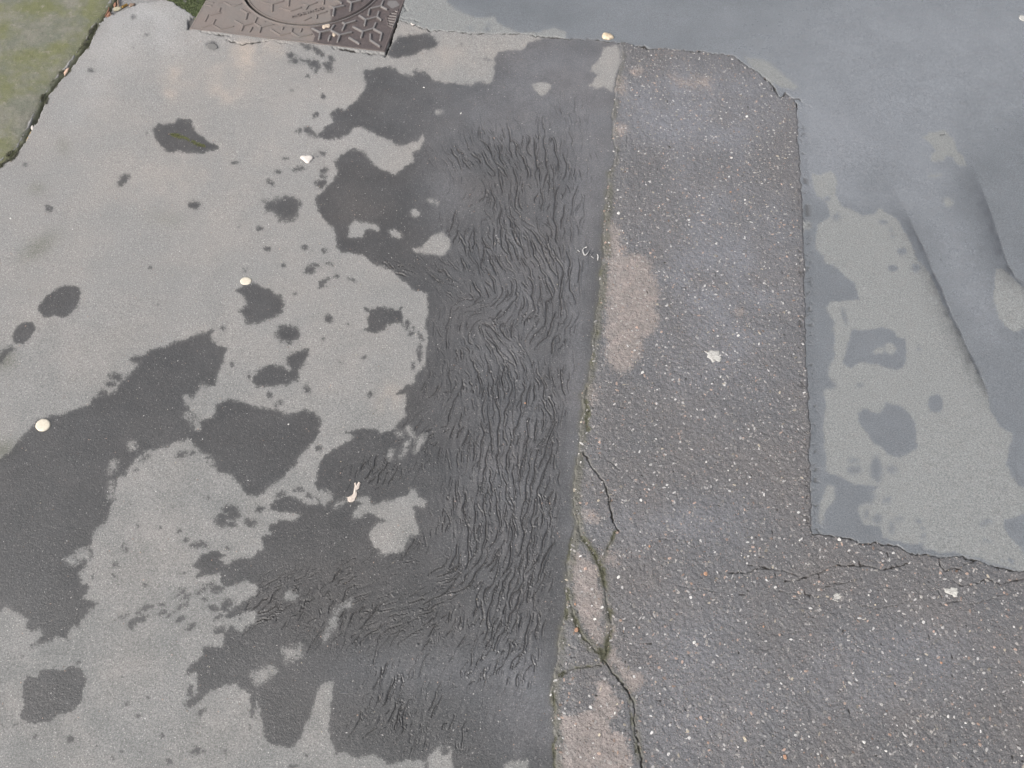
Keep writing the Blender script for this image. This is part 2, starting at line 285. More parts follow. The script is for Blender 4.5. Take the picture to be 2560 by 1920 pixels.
# dry, pale, pinkish crust on the rough strip
PALE = [
 (.5, P(('D', [(620,1430),(670,1440),(700,1500),(730,1659)]), ('H', [(800,0),(900,40),(930,150),(950,250),(940,450),(900,500),(850,530),(820,650),(770,740),(700,775),(650,730),(600,650),(610,550),(600,500),(615,300),(600,200),(620,60),(610,-60)]))),
 (.9, P(('L', [(400,270),(440,262),(500,320),(550,370),(560,480),(590,560),(580,680),(550,720),(580,780),(600,850),(560,870),(520,850),(490,780),(430,690),(405,600),(395,450),(380,340)]))),
 (.8, P(('L', [(320,1310),(400,1320),(500,1290),(545,1190),(550,1100),(600,1080),(650,1150),(700,1220),(690,1310),(620,1350),(640,1420),(740,1440),(760,1540),(785,1720),(310,1720)]))),
 (.8, P(('L', [(610,930),(660,880),(690,960),(760,1040),(850,1060),(860,1120),(800,1170),(770,1170),(720,1080),(650,1000)]))),
 (.3, P(('D', [(1020,480),(1120,520),(1200,500),(1290,520),(1280,580),(1180,580),(1100,570)]))),
 (.7, ell('D', 812, 465, 42, 26)), (.5, ell('D', 700, 850, 40, 34)), (.4, ell('H', 520, 900, 24, 60)), (.35, ell('L', 650, 310, 60, 40)), (.5, ell('L', 640, 780, 30, 60)), (.7, ell('H', 1475, 365, 20, 16)),
 (.35, ell('D', 700, 560, 30, 60)), (.4, ell('L', 500, 30, 60, 40))]
pale = np.full(PX.shape, -PAD, np.float32)
for k, p in PALE: pale = np.maximum(pale, soft(p, k))
pale = pale + 6.0 * fbm(PX, PY, 1 / 20.0, 3, 181) * np.clip(1 - np.abs(pale) / 14, 0, 1)

# ------------------------------------------------------------------ cracks: (points, width px, depth mm, darkness, moss)
JOINT = P(('A', [(760,-60),(740,0),(700,60),(670,110),(610,190),(560,290),(500,370),(430,450),(370,520),(300,620),(230,760),(150,920),(80,1010),(0,1060),(-200,1150)]))
def off(pts, dx, dy): return [(a + dx, b + dy) for a, b in pts]
E1 = P(('E', [(790,1190),(830,1270),(890,1370),(940,1470),(990,1570),(1030,1640)]), ('I', [(1080,110),(1130,210),(1180,350),(1250,480),(1300,600),(1360,720),(1410,850),(1440,1000)]))
E2 = P(('E', [(1290,1020),(1340,1120),(1380,1220),(1440,1370),(1480,1480),(1520,1590)]), ('I', [(1560,60),(1610,140),(1700,200),(1900,330)]))
CRACKS = [
 (E1[3:-1], 2.2, .8, .38, 0), (E2[5:], 2.6, 1.0, .45, 0),
 (P(('s', [(964,136),(985,76),(1010,-10)])), 7, 8, 1.0, 0), (P(('s', [(500,80),(575,90)])), 3, 3, .8, 0), (P(('s', [(830,121),(900,130),(962,136)])), 3.5, 4, .9, 0), (P(('s', [(660,100),(740,110)])), 2, 2, .6, 0),
 (CR_C, 2.4, 2.0, .8, .15), (TOPCR[1:], 3.6, 4.0, 1.0, 0), (SEAM1[1:], 3.2, 1.2, .45, .35), (BOTCR, 3.0, 3.0, .95, 0),
 (SEAM2, 2.2, 1.5, .45, 0),
 (JOINT, 9, 12, .85, .8),
 (P(('L', [(590,950),(640,1030),(700,1090),(745,1150),(770,1200),(790,1260),(800,1400),(820,1530),(855,1720)])), 4.0, 3, .85, .45),
 (P(('L', [(600,940),(620,850),(645,740),(625,610),(600,480),(575,360),(540,290),(480,200),(445,130),(420,20)])), 6.5, 1.5, .2, .9),
 (P(('L', [(585,920),(540,890),(470,830),(420,740),(395,660),(365,560)])), 6, 1.5, .2, .8),
 (P(('L', [(580,1000),(500,1000),(400,1015),(300,1060)])), 4, 2, .4, .8),
 (P(('H', [(460,1270),(520,1370),(560,1420),(600,1480),(625,1560),(640,1659)]), ('L', [(660,90),(690,135)])), 3.2, 4, 1.0, .1),
 (P(('L', [(665,140),(645,190),(615,245)])), 4, 2, .4, 1.0),
 (P(('L', [(560,900),(590,920),(585,970),(600,985)])), 9, 1.5, .2, 1.0),
 (P(('H', [(440,1659)]), ('L', [(380,200),(360,330),(360,560),(352,700)])), 5, 1.2, .2, .6),
 (P(('H', [(490,860),(480,960),(490,1050),(490,1120)])), 6, 1.2, .15, .8), (P(('H', [(575,100),(570,300),(550,500),(520,700)])), 6, 1, .1, .5),
 (P(('L', [(270,1150),(275,1300),(275,1659)])), 5, 1.2, .2, .6), (P(('L', [(760,1240),(780,1400),(800,1560)])), 6, 1, .15, .8),
 (P(('M', [(-60,355),(0,368),(60,375),(130,395),(190,412)])), 2.8, 3, .95, 0), (P(('M', [(110,450),(200,435),(300,405),(400,368),(440,350),(560,350),(650,350),(720,372),(800,362),(900,345)])), 3.0, 3, 1.0, 0),
 (P(('M', [(830,335),(850,365),(880,385)])), 2.2, 2, .9, 0), (P(('M', [(380,462),(500,462),(540,435),(600,430)])), 2.2, 2, .8, 0), (P(('M', [(1250,482),(1330,470),(1420,440),(1500,465),(1580,450),(1720,425)])), 2.6, 3, .95, 0),
 (P(('M', [(1080,490),(1130,555)])), 1.8, 2, .6, 0), (P(('M', [(600,608),(700,628),(780,612),(870,590)])), 2.0, 2, .7, 0), (P(('M', [(1110,603),(1240,575)])), 2, 2, .7, 0), (P(('M', [(1290,600),(1400,578),(1460,548),(1540,535)])), 2, 2, .7, 0),
 (P(('M', [(50,512),(120,520),(190,530)])), 1.8, 2, .6, 0), (P(('M', [(1100,295),(1115,345),(1150,385),(1190,365),(1230,372),(1270,392)])), 2.4, 3, .95, 0), (P(('M', [(1265,345),(1350,318)])), 2.4, 2, .7, 0),
 (P(('L', [(1400,398),(1500,395),(1580,375),(1700,365)])), 2.4, 3, .9, 0), (P(('L', [(960,180),(1080,180),(1160,190)])), 1.8, 2, .6, 0), (P(('L', [(1060,470),(1180,500),(1330,520)])), 1.6, 2, .5, 0), (P(('L', [(1590,895),(1659,890)])), 2, 2, .6, 0),
 (P(('M', [(0,795),(120,792),(230,770)])), 1.6, 1.5, .5, 0), (P(('H', [(640,1340),(700,1380)])), 2, 2, .5, 0), (P(('D', [(700,1030),(750,1060)])), 2.2, 2, .8, 0), (P(('D', [(745,880),(740,960),(690,985)])), 1.8, 2, .5, 0),
 (P(('E', [(170,640),(210,640),(235,665)])), 2.4, 2, .8, 0), (P(('E', [(235,680),(290,700)])), 1.8, 2, .6, 0),
 (P(('A', [(1470,262),(1490,275),(1570,282),(1659,272)]), ('C', [(30,265),(60,262)])), 3.2, 3, .85, 0), (P(('E', [(1000,560)]),) if 0 else P(('D', [(1000,100),(1050,110)])), 1.5, 1, .4, 0),
 (P(('C', [(885,60),(960,40),(985,70),(920,100),(960,120),(1050,140)])), 3, 3, .6, .3),
 (P(('D', [(250,545),(320,490)])), 2.2, 1, .5, 0), (P(('E', [(60,505),(95,500)])), 1.8, 1, .5, 0), (P(('E', [(1120,878),(1150,868)])), 3, 1, .6, 0),
]
crack = np.zeros(PX.shape, np.float32); moss = np.zeros(PX.shape, np.float32); Z = np.zeros(PX.shape, np.float32)
thin = 0.62 + 0.5 * fbm(PX, PY, 1 / 30.0, 2, 33)
for pts, wd, dep, dk, ms in CRACKS:
    D = segdist(pts, False, 14 + wd)
    r = wd * 0.5 * np.clip(thin * 1.5, .35, 1.5)
    c = np.clip((r + 1.0 - D) / 1.6, 0, 1)
    crack = np.maximum(crack, c * dk * np.clip(.75 + .9 * vnoise(PX / 9, PY / 9, 12), .3, 1))
    Z = np.minimum(Z, -c * dep * 0.001)
    if ms:
        m = np.exp(-(D / (wd * 1.25)) ** 2) * ms * np.clip(.75 + 1.1 * fbm(PX, PY, 1 / 26.0, 2, 41), 0, 1.2)
        m[D >= 13 + wd] = 0
        moss = np.maximum(moss, m)
dirt = np.zeros(PX.shape, np.float32)
for pts, wd, k in ((off(SEAM1[8:], 7, 0), 15, .85), (off(SEAM1[:9], 6, 0), 8, .6), (CRACKS[-1][0], 1, 0), (P(('L', [(590,950),(640,1030),(700,1090),(745,1150),(770,1200),(790,1260),(800,1400),(820,1530),(855,1720)])), 13, .7),
                   (P(('L', [(600,940),(620,850),(640,740),(620,610),(600,480),(575,360),(540,290),(480,200),(445,130),(420,20)])), 15, .8), (P(('L', [(585,920),(540,890),(470,830),(420,740),(385,640),(370,500),(362,330),(400,200)])), 15, .85),
                   (P(('L', [(580,1000),(500,1000),(400,1015),(300,1060)])), 12, .6), (P(('L', [(665,140),(645,190),(615,245),(580,330)])), 10, .6), (P(('H', [(460,1270),(520,1370),(560,1420),(600,1480),(625,1560),(640,1659)])), 8, .4)):
    D = segdist(pts, False, 40)
    dirt = np.maximum(dirt, k * np.exp(-(D / wd) ** 2) * (D < 39) * np.clip(.95 + .8 * fbm(PX, PY, 1 / 24., 3, 171), .1, 1.15))
# moss in the left stain, by the cover and soft green stains on the pavement
D = segdist(P(('A', [(1110,875),(1160,885),(1220,915),(1270,930),(1330,945)])), False, 14)
moss = np.maximum(moss, np.exp(-(D / 5.5) ** 2) * (D < 13) * .75 * np.clip(.8 + vnoise(PX / 7, PY / 7, 9), 0, 1))
MOSSBED = P(('A', [(1040,-70),(1050,0),(1130,15),(1190,60),(1240,90),(1265,100),(1255,140),(1290,80),(1345,0),(1380,-80)]))
LITTER = P(('A', [(760,-70),(740,0),(690,60),(690,110),(770,72),(850,40),(900,14),(1040,0),(1040,-70)]))
sb = sdf(MOSSBED); sl_ = sdf(LITTER)
moss = np.maximum(moss, np.clip(sb / 5 + .5, 0, 1) * np.clip(.9 + .8 * fbm(PX, PY, 1 / 14., 2, 8), 0, 1))
gap = P(('A', [(1205,190),(1215,150),(1235,105),(1290,90),(1240,190)]))
sg = sdf(gap)
Z = np.minimum(Z, -0.006 * np.clip(np.maximum(sb, sg) / 4 + .3, 0, 1))
crack = np.maximum(crack, .6 * np.clip(sg / 3 + .5, 0, 1))
litter = np.clip(sl_ / 4 + .5, 0, 1)
Z = np.minimum(Z, -0.008 * litter)
crack = np.maximum(crack, .35 * litter)
stain = .45 * gblob('A', 250, 1600, 140, 60, -35) + .30 * gblob('A', 240, 1220, 60, 45) + .25 * gblob('A', 410, 950, 50, 60) + .45 * gblob('F', 40, 680, 70, 60, -30) + .55 * gblob('F', 20, 1260, 90, 60, -30) \
      + .16 * gblob('A', 1080, 1420, 130, 60, 10) + .35 * gblob('J', 1570, 320, 60, 60) * 0 + .3 * gblob('J', 560, 560, 40, 30) * 0
tan = .8 * gblob('A', 1450, 620, 90, 60) + .6 * gblob('A', 1120, 480, 80, 80) + .7 * gblob('A', 1100, 610, 50, 40) + .9 * gblob('A', 1600, 340, 150, 90) + .6 * gblob('C', 100, 300, 120, 80) + .35 * gblob('A', 1500, 480, 300, 160) + .8 * gblob('G', 860, 940, 90, 100) + .25 * gblob('A', 1200, 1100, 500, 300) + .5 * gblob('C', 1000, 190, 100, 50) + .3 * gblob('C', 1250, 330, 300, 100)
tan = .6 * tan * np.clip(.8 + 1.3 * fbm(PX, PY, 1 / 36.0, 4, 151), .15, 1.6)
damp_sheen = (.15 + .75 * np.clip((PY - 500) / 1100, 0, 1)) * (PX < 1500) - 1.05 * gblob('A', 950, 130, 480, 260) - .55 * gblob('A', 560, 560, 200, 330, 35) - .35 * gblob('C', 500, 800, 500, 300)  # damper tone low down, with the pavement's sheen gradient painted in
damp_sheen = np.where(in_right, 1.0 * gblob('d', 1130, 20, 130, 26, 12) + .5 * gblob('d', 2120, 250, 70, 90) + .6 * gblob('d', 1900, 395, 60, 40, 30) + .5 * gblob('d', 2080, 380, 60, 90, -20) + .5 * gblob('d', 2190, 420, 40, 120) - .35 * gblob('d', 1380, 50, 260, 40) - .3 * gblob('d', 1800, 300, 90, 80), damp_sheen)  # right asphalt: soft sky reflections painted as darker and lighter blobs
damp_sheen = damp_sheen * np.clip(.85 + .8 * fbm(PX, PY, 1 / 60.0, 3, 152), .2, 1.6)
# ripples pressed into the soft tar: flow directions
FLOW = [(970,300,.6,1),(1050,280,.35,1),(1180,330,.15,1),(1240,330,.1,1),(1250,420,-.25,1),(1180,430,-.1,1),(1020,370,.9,1),(1010,430,-.5,1),(990,480,-.2,1),(1060,480,.2,1),(1150,500,.6,1),(1120,560,.6,1),(1200,560,.3,1),(1250,600,-.1,1),(1010,560,.3,1),(950,600,1,.6),(830,580,1,.25),(900,610,1,.5),(1060,620,.4,1),(1150,640,.3,1),(1220,650,.05,1),(1130,680,-.6,1),(1080,662,-1,.6),(1030,675,-1,.3),(990,700,-.4,1),(1050,740,.7,1),(1000,740,.25,1),(1100,760,.9,1),(1170,720,-.8,1),(1200,700,-.3,1),(1200,780,-.2,1),(960,760,.1,1),(1130,850,-.1,1),(1180,830,.3,1),(1060,850,0,1),(950,880,-.5,1),(900,950,-.8,1),(880,1010,-.5,1),(800,1030,-.6,1),(960,1000,-.2,1),(1080,950,-.1,1),(1150,950,-.2,1),(1210,950,-.25,1),(1080,1080,.05,1),(1150,1100,-.1,1),(1200,1100,-.3,1),(960,1130,.05,1),(1000,1180,-.2,1),(1120,1200,-.2,1),(1180,1200,-.45,1),(1050,1230,-.8,1),(950,1260,-1,.5),(850,1300,-1,.4),(750,1220,-1,.6),(600,1290,-1,.8),(700,1330,-.5,1),(900,1290,-1,.6),(1120,1300,-.3,1),(1040,1330,-.2,1),(1100,1400,-.3,1),(980,1400,-.7,1),(1180,1350,-.15,1),(830,1450,-.4,1),(800,1540,-.6,1),(900,1580,-.4,1),(1000,1580,-.4,1),(860,1500,-.3,1)]
cx0, cx1 = np.searchsorted(GX, 560), np.searchsorted(GX, 1560)
cy0, cy1 = np.searchsorted(GY, 200), np.searchsorted(GY, 1930)
sx, sy = PX[cy0:cy1, cx0:cx1], PY[cy0:cy1, cx0:cx1]
small = (slice(None, None, 8), slice(None, None, 8))
fx, fy = sx[small], sy[small]
c2 = np.zeros(fx.shape); s2 = np.zeros(fx.shape)
for a, b, dx, dy in FLOW:
    a /= .8641; b /= .8641
    w_ = 1 / (((fx - a) ** 2 + (fy - b) ** 2) + 30.0 ** 2) ** 2
    t = 2 * math.atan2(dy, dx)
    c2 += w_ * math.cos(t); s2 += w_ * math.sin(t)
def upsample(a, shp):
    yy = np.linspace(0, a.shape[0] - 1, shp[0]); xx = np.linspace(0, a.shape[1] - 1, shp[1])
    y0 = np.clip(yy.astype(int), 0, a.shape[0] - 2); x0 = np.clip(xx.astype(int), 0, a.shape[1] - 2)
    ty = (yy - y0)[:, None]; tx = (xx - x0)[None]
    g = lambda i, j: a[np.ix_(i, j)]
    return (g(y0, x0) * (1 - tx) + g(y0, x0 + 1) * tx) * (1 - ty) + (g(y0 + 1, x0) * (1 - tx) + g(y0 + 1, x0 + 1) * tx) * ty
nrm = np.hypot(c2, s2) + 1e-12
ang = 0.5 * np.arctan2(upsample(s2 / nrm, sx.shape), upsample(c2 / nrm, sx.shape))
ang = ang + .60 * fbm(sx, sy, 1 / 17., 2, 91) + .32 * vnoise(sx / 9.5, sy / 9.5, 92)
vx, vy = np.cos(ang), np.sin(ang)
flip = vy < 0
vx[flip] *= -1; vy[flip] *= -1
def gfilt(a, s):
    fy_ = np.fft.fftfreq(a.shape[0])[:, None]; fx_ = np.fft.rfftfreq(a.shape[1])[None]
    return np.fft.irfft2(np.fft.rfft2(a) * np.exp(-2 * (math.pi * s) ** 2 * (fy_ ** 2 + fx_ ** 2)), a.shape)
def lic(base, L):
    hh, ww = base.shape
    acc = base.copy(); n = 1.0
    for sg_ in (1, -1):
        x = np.tile(np.arange(ww, dtype=np.float32), (hh, 1)); y = np.tile(np.arange(hh, dtype=np.float32)[:, None], (1, ww))
        ox = vx.copy(); oy = vy.copy()
        for k in range(L):
            xi = np.clip(x + .5, 0, ww - 1).astype(np.int32); yi = np.clip(y + .5, 0, hh - 1).astype(np.int32)
            dx = vx[yi, xi]; dy = vy[yi, xi]
            s_ = np.sign(dx * ox + dy * oy); s_[s_ == 0] = 1
            ox = dx * s_; oy = dy * s_
            x += sg_ * ox; y += sg_ * oy
            xi = np.clip(x + .5, 0, ww - 1).astype(np.int32); yi = np.clip(y + .5, 0, hh - 1).astype(np.int32)
            wt = .5 + .5 * math.cos(math.pi * k / L)
            acc += base[yi, xi] * wt; n += wt
    return acc / n
def groovefield(s0, L, seed):
    b = np.random.default_rng(seed).standard_normal(sx.shape)
    b = gfilt(b, s0) - gfilt(b, s0 * 2.6)
    b = lic(b.astype(np.float32), L)
    return b / b.std()
def fronts(s0, L, seed, width, shift):
    g = groovefield(s0, L, seed)
    gy_, gx_ = np.gradient(g)
    m = np.hypot(gx_, gy_) + 1e-6
    side = np.clip(-(gx_ * vy - gy_ * vx) / m * 4 + .2, 0, 1)        # only the fronts that face one way
    amp = gfilt(m, 3); amp = amp / amp.mean()
    line = lambda q: np.clip(1.25 - np.abs(g - q * m) / (m * width), 0, 1) * side
    return g, line(0), line(-shift), amp
g1, ln1, lp1, am1 = fronts(1.85, 24, 5, 1.15, 2.0)
g2, ln2, lp2, am2 = fronts(1.4, 16, 6, .85, 1.6)
brk = gfilt(np.random.default_rng(8).standard_normal(sx.shape), 4.6); brk = lic(brk.astype(np.float32), 10); brk /= brk.std()
brk2 = gfilt(np.random.default_rng(9).standard_normal(sx.shape), 3.6); brk2 = lic(brk2.astype(np.float32), 8); brk2 /= brk2.std()
RIP = [(1120,330,150,70,0,.8),(1180,380,100,90,0,.8),(1000,340,50,60,0,.7),(1100,520,110,80,0,1),(1200,560,90,110,0,.9),(1150,680,140,90,0,.9),(1050,740,110,80,0,.8),(1090,900,120,150,0,1.15),(1180,900,80,150,0,.7),(1110,1080,110,140,0,1.3),(1000,1100,70,100,0,.7),(1120,1230,110,90,0,1.15),(1080,1350,110,80,0,.8),(950,1290,120,50,-25,.7),(830,1020,90,50,0,.55),(900,960,70,60,0,.6),(700,1270,120,50,-30,.6),(830,1470,40,70,0,.55),(800,1560,70,50,0,.45),(930,1560,60,60,0,.4),(960,600,70,40,30,.5),(1010,520,60,130,0,.65),(600,1300,110,60,-30,.6),(760,1330,120,80,-20,.6),(880,1180,90,60,0,.4),(1040,1440,110,60,0,.6),(1010,1570,70,70,0,.3),(860,1500,50,110,10,.6),(950,830,60,80,0,.45),(1180,1180,70,200,0,.6),(1210,420,60,120,0,.55),(840,585,90,26,18,.55),(1110,420,130,60,0,.6),(1060,640,110,60,0,.65),(960,1350,150,90,0,.55),(1000,1250,120,70,-20,.7),(900,1540,110,90,0,.5),(1100,1440,90,80,0,.55),(1230,250,50,60,0,.35)]
rip = np.zeros(sx.shape, np.float32)
for a, b, rx, ry, an, k in RIP:
    t = math.radians(an); dx = sx - a / .8641; dy = sy - b / .8641
    u = (dx * math.cos(t) + dy * math.sin(t)) / (rx / .8641); v = (-dx * math.sin(t) + dy * math.cos(t)) / (ry / .8641)
    rip = np.maximum(rip, k * np.exp(-(u * u + v * v) ** 1.1))
sub = (slice(cy0, cy1), slice(cx0, cx1))
edge1 = segdist(SEAM1, False, 60, PX, PY)[sub]
rip *= np.clip((edge1 - 22) / 25, 0, 1) * (sx < 1560) * ~in_rough[sub] * np.clip(wet[sub] / 6, 0, 1)
rip *= 1.15 * np.clip(1 + .30 * fbm(sx, sy, 1 / 60., 2, 77), .6, 1.4)
rc_ = np.clip(rip, 0, 1.2)
m1 = np.clip((brk - .9 + 2.1 * rc_) * 2.2, 0, 1) * np.clip(rc_ * 1.7, 0, 1); m2 = np.clip((brk2 - 1.05 + 1.9 * rc_) * 2.2, 0, 1) * np.clip(rc_ * 1.4, 0, 1) * .85
grv = np.maximum(ln1 * m1, ln2 * m2)
lip = np.maximum(lp1 * m1, lp2 * m2)
Z[sub] += (-0.0018 * grv + 0.0018 * lip + 0.00034 * g1 * np.clip(rip, 0, 1)).astype(np.float32)
groove = np.zeros(PX.shape, np.float32); groove[sub] = grv
mud = np.zeros(PX.shape, np.float32); mud[sub] = (np.clip(gfilt(grv, 9) * 1.6 + .35 * brk * 0, 0, 1) * np.clip(rip, 0, 1) * np.clip(.5 + .8 * fbm(sx, sy, 1 / 70., 3, 88), 0, 1))
mud = np.clip(mud + .5 * gblob('d', 690, 1290, 120, 120) + .5 * gblob('d', 1050, 440, 70, 60) + .5 * gblob('d', 760, 450, 90, 90), 0, 1)

# ------------------------------------------------------------------ relief of the ground
broad = fbm(WX, WY, 3.0, 3, 20)
Z += (0.0022 * broad).astype(np.float32)
fine = fbm(WX, WY, 170, 2, 21)
Z += (0.00016 * fine * (1 - np.clip(rip.max(), 0, 0))).astype(np.float32)
rgh = np.clip(sd_rough / 6 + .5, 0, 1)
lumps = vnoise(WX * 190, WY * 190, 31)
Z += (rgh * (0.0022 + 0.00055 * lumps + 0.0005 * fine + 0.0007 * fbm(WX, WY, 45, 2, 34))).astype(np.float32)
# crumbling edge right of the second seam
D2 = segdist(SEAM2, False, 46, PX, PY)
crumb = np.clip(1 - np.abs(D2 - 12) / 20, 0, 1) * (PX > 1995) * np.clip((PY - 270) / 60, 0, 1)
wx_ = PX + 9 * fbm(PX, PY, 1 / 14., 2, 64); wy_ = PY + 9 * fbm(PX, PY, 1 / 14., 2, 65)
pit = np.clip((fbm(wx_ * .55, wy_, 1 / 6.3, 3, 61) + .35 * fbm(PX, PY, 1 / 34., 2, 62) - .10) * 5, 0, 1) * crumb
Z -= (0.0011 * pit).astype(np.float32)
crack = np.maximum(crack, pit * .55)
# random pits in the rough strip
pit2 = np.clip((vnoise(WX * 120, WY * 120, 63) - .88) * 12, 0, 1) * rgh
Z -= (0.0015 * pit2).astype(np.float32); crack = np.maximum(crack, pit2 * .8)
# two worn channels in the right-hand asphalt, the water stands in them
def channel(pts, drop, wleft, wright, seed):
    D = segdist(pts, False, 190, PX, PY)
    ins = inside(pts + [(pts[-1][0] + 900, pts[-1][1]), (pts[0][0] + 900, pts[0][1] - 40)], PX, PY)
    s = np.where(ins, D, -D)          # + on the right
    fade = np.clip((190 - D) / 60, 0, 1) * np.clip((PY - pts[0][1] - 5) / 200, 0, 1) ** 1.5
    h = np.where(s < 0, -drop * np.exp(s / wleft), -drop * np.exp(-s / wright))
    dark = np.exp(-(np.clip(-s - 2, 0, None) / (wleft * .8)) ** 1.3) * (s < 3) * (D < 180) * np.clip((PY - pts[0][1]) / 120, 0, 1) * np.clip((pts[-1][1] - PY) / 100 + .1, 0, 1)
    return h * fade * np.clip((pts[-1][1] - PY) / 160, 0, 1) ** 1.2, dark
h1, dk1 = channel(E1, .006, 26, 90, 1); h2, dk2 = channel(E2, .007, 34, 110, 2)
Z += ((h1 + h2) * in_right).astype(np.float32)
chan = np.clip(np.maximum(np.maximum(dk1 * .9, dk2), .25 * crumb), 0, 1) * in_right * np.clip(.75 + .6 * fbm(PX, PY, 1 / 16., 3, 55), .2, 1.2)  # dark crumbs plus painted shade on the banks sloping to the channels
film_sheen = np.clip(gblob('d', 2000, 130, 700, 260) + .9 * gblob('d', 1850, 350, 200, 130) + .8 * gblob('d', 2110, 640, 90, 260, -25) + .5 * gblob('d', 1280, 380, 60, 160) + .75 * gblob('d', 1150, 1520, 120, 130) + .5 * gblob('d', 1250, 900, 34, 500) + .4 * gblob('d', 960, 400, 60, 90) + .5 * gblob('d', 900, 1450, 200, 60) + .45 * gblob('d', 1120, 620, 150, 260) + .45 * gblob('d', 1100, 1080, 150, 300) + .5 * gblob('d', 1180, 130, 130, 60) + .5 * gblob('d', 1100, 240, 200, 80), 0, 1)  # water film; its areas also carry the painted sky reflection
film_sheen = np.where(in_right, np.maximum(film_sheen, .5), film_sheen)
film_sheen = np.where(in_rough, np.clip(.4 * gblob('d', 1550, 450, 200, 420) + 1.3 * gblob('d', 1500, 235, 140, 70) + .6 * gblob('d', 1560, 640, 140, 200) + .6 * gblob('d', 1900, 1440, 220, 90, -12) + .6 * gblob('d', 1500, 1500, 120, 220) + .5 * gblob('d', 1450, 1130, 200, 60), 0, 1) * np.clip(.9 + .7 * fbm(PX, PY, 1 / 50., 3, 156), 0, 1.3), film_sheen)  # rough strip: blobs of painted bluish sheen
# the pavement dips to the step of the manhole frame
def g2(p):
    x, y = ground(*p); return np.array([float(x), float(y)])
q0, q1 = g2((474, 73)), g2((963, 130)); qv = np.array([-(q1 - q0)[1], (q1 - q0)[0]])
SUBBED = [tuple(float(t) for t in photo(*p)) for p in (q0, q0 + qv * .5, q0 + qv, q1 + qv, q1 + qv * .5, q1)]
sdc = sdf(SUBBED, 20)
Z = np.where(sdc > 5, -0.03, Z).astype(np.float32)

# ------------------------------------------------------------------ node helpers
class NB:
    def __init__(s, name):
        s.m = bpy.data.materials.new(name); s.m.use_nodes = True
        s.t = s.m.node_tree; s.t.nodes.clear()
        s.out = s.t.nodes.new("ShaderNodeOutputMaterial"); s.b = s.t.nodes.new("ShaderNodeBsdfPrincipled")
        s.t.links.new(s.b.outputs[0], s.out.inputs[0])
        s.co = s.t.nodes.new("ShaderNodeTexCoord").outputs['Object']
    def set(s, inp, v):
        if hasattr(v, 'is_linked') or isinstance(v, bpy.types.NodeSocket): s.t.links.new(v, inp)
        else: inp.default_value = v
    def noise(s, scale, detail=2, rough=.5, co=None, dist=0):
        n = s.t.nodes.new("ShaderNodeTexNoise"); n.inputs['Scale'].default_value = scale; n.inputs['Detail'].default_value = detail
        n.inputs['Roughness'].default_value = rough; n.inputs['Distortion'].default_value = dist
        s.t.links.new(co or s.co, n.inputs['Vector']); return n.outputs['Fac']
    def vor(s, scale, rnd=1.0, feature='F1'):
        n = s.t.nodes.new("ShaderNodeTexVoronoi"); n.inputs['Scale'].default_value = scale; n.inputs['Randomness'].default_value = rnd
        n.feature = feature
        s.t.links.new(s.co, n.inputs['Vector']); return n
    def math(s, op, a, b=0.0, c=None, clamp=False):
        n = s.t.nodes.new("ShaderNodeMath"); n.operation = op; n.use_clamp = clamp
        s.set(n.inputs[0], a); s.set(n.inputs[1], b)
        if c is not None: s.set(n.inputs[2], c)
        return n.outputs[0]
    def ramp(s, v, a, b, c=0.0, d=1.0):
        n = s.t.nodes.new("ShaderNodeMapRange"); n.interpolation_type = 'SMOOTHSTEP'
        s.set(n.inputs[0], v)
        for i, q in zip((1, 2, 3, 4), (a, b, c, d)): s.set(n.inputs[i], q)
        return n.outputs[0]
    def mix(s, f, a, b, mode='MIX'):
        n = s.t.nodes.new("ShaderNodeMix"); n.data_type = 'RGBA'; n.blend_type = mode
        s.set(n.inputs[0], f)
        for i, q in ((6, a), (7, b)):
            s.set(n.inputs[i], (q + (1,)) if isinstance(q, tuple) and len(q) == 3 else q)
        return n.outputs[2]
    def mixf(s, f, a, b):
        n = s.t.nodes.new("ShaderNodeMix"); n.data_type = 'FLOAT'
        s.set(n.inputs[0], f); s.set(n.inputs[2], a); s.set(n.inputs[3], b); return n.outputs[0]
    def attr(s, name):
        n = s.t.nodes.new("ShaderNodeAttribute"); n.attribute_name = name; return n
    def sep(s, v):
        n = s.t.nodes.new("ShaderNodeSeparateColor"); s.t.links.new(v, n.inputs[0]); return n.outputs
    def bump(s, h, dist, strength=1.0, normal=None):
        n = s.t.nodes.new("ShaderNodeBump"); n.inputs['Distance'].default_value = dist; s.set(n.inputs['Strength'], strength)
        s.t.links.new(h, n.inputs['Height'])
        if normal is not None: s.t.links.new(normal, n.inputs['Normal'])
        return n.outputs[0]
    def fin(s, color, rough, normal=None, spec=0.5):
        s.set(s.b.inputs['Base Color'], (color + (1,)) if isinstance(color, tuple) and len(color) == 3 else color)
        s.set(s.b.inputs['Roughness'], rough); s.set(s.b.inputs['Specular IOR Level'], spec)
        if normal is not None: s.t.links.new(normal, s.b.inputs['Normal'])
        return s.m

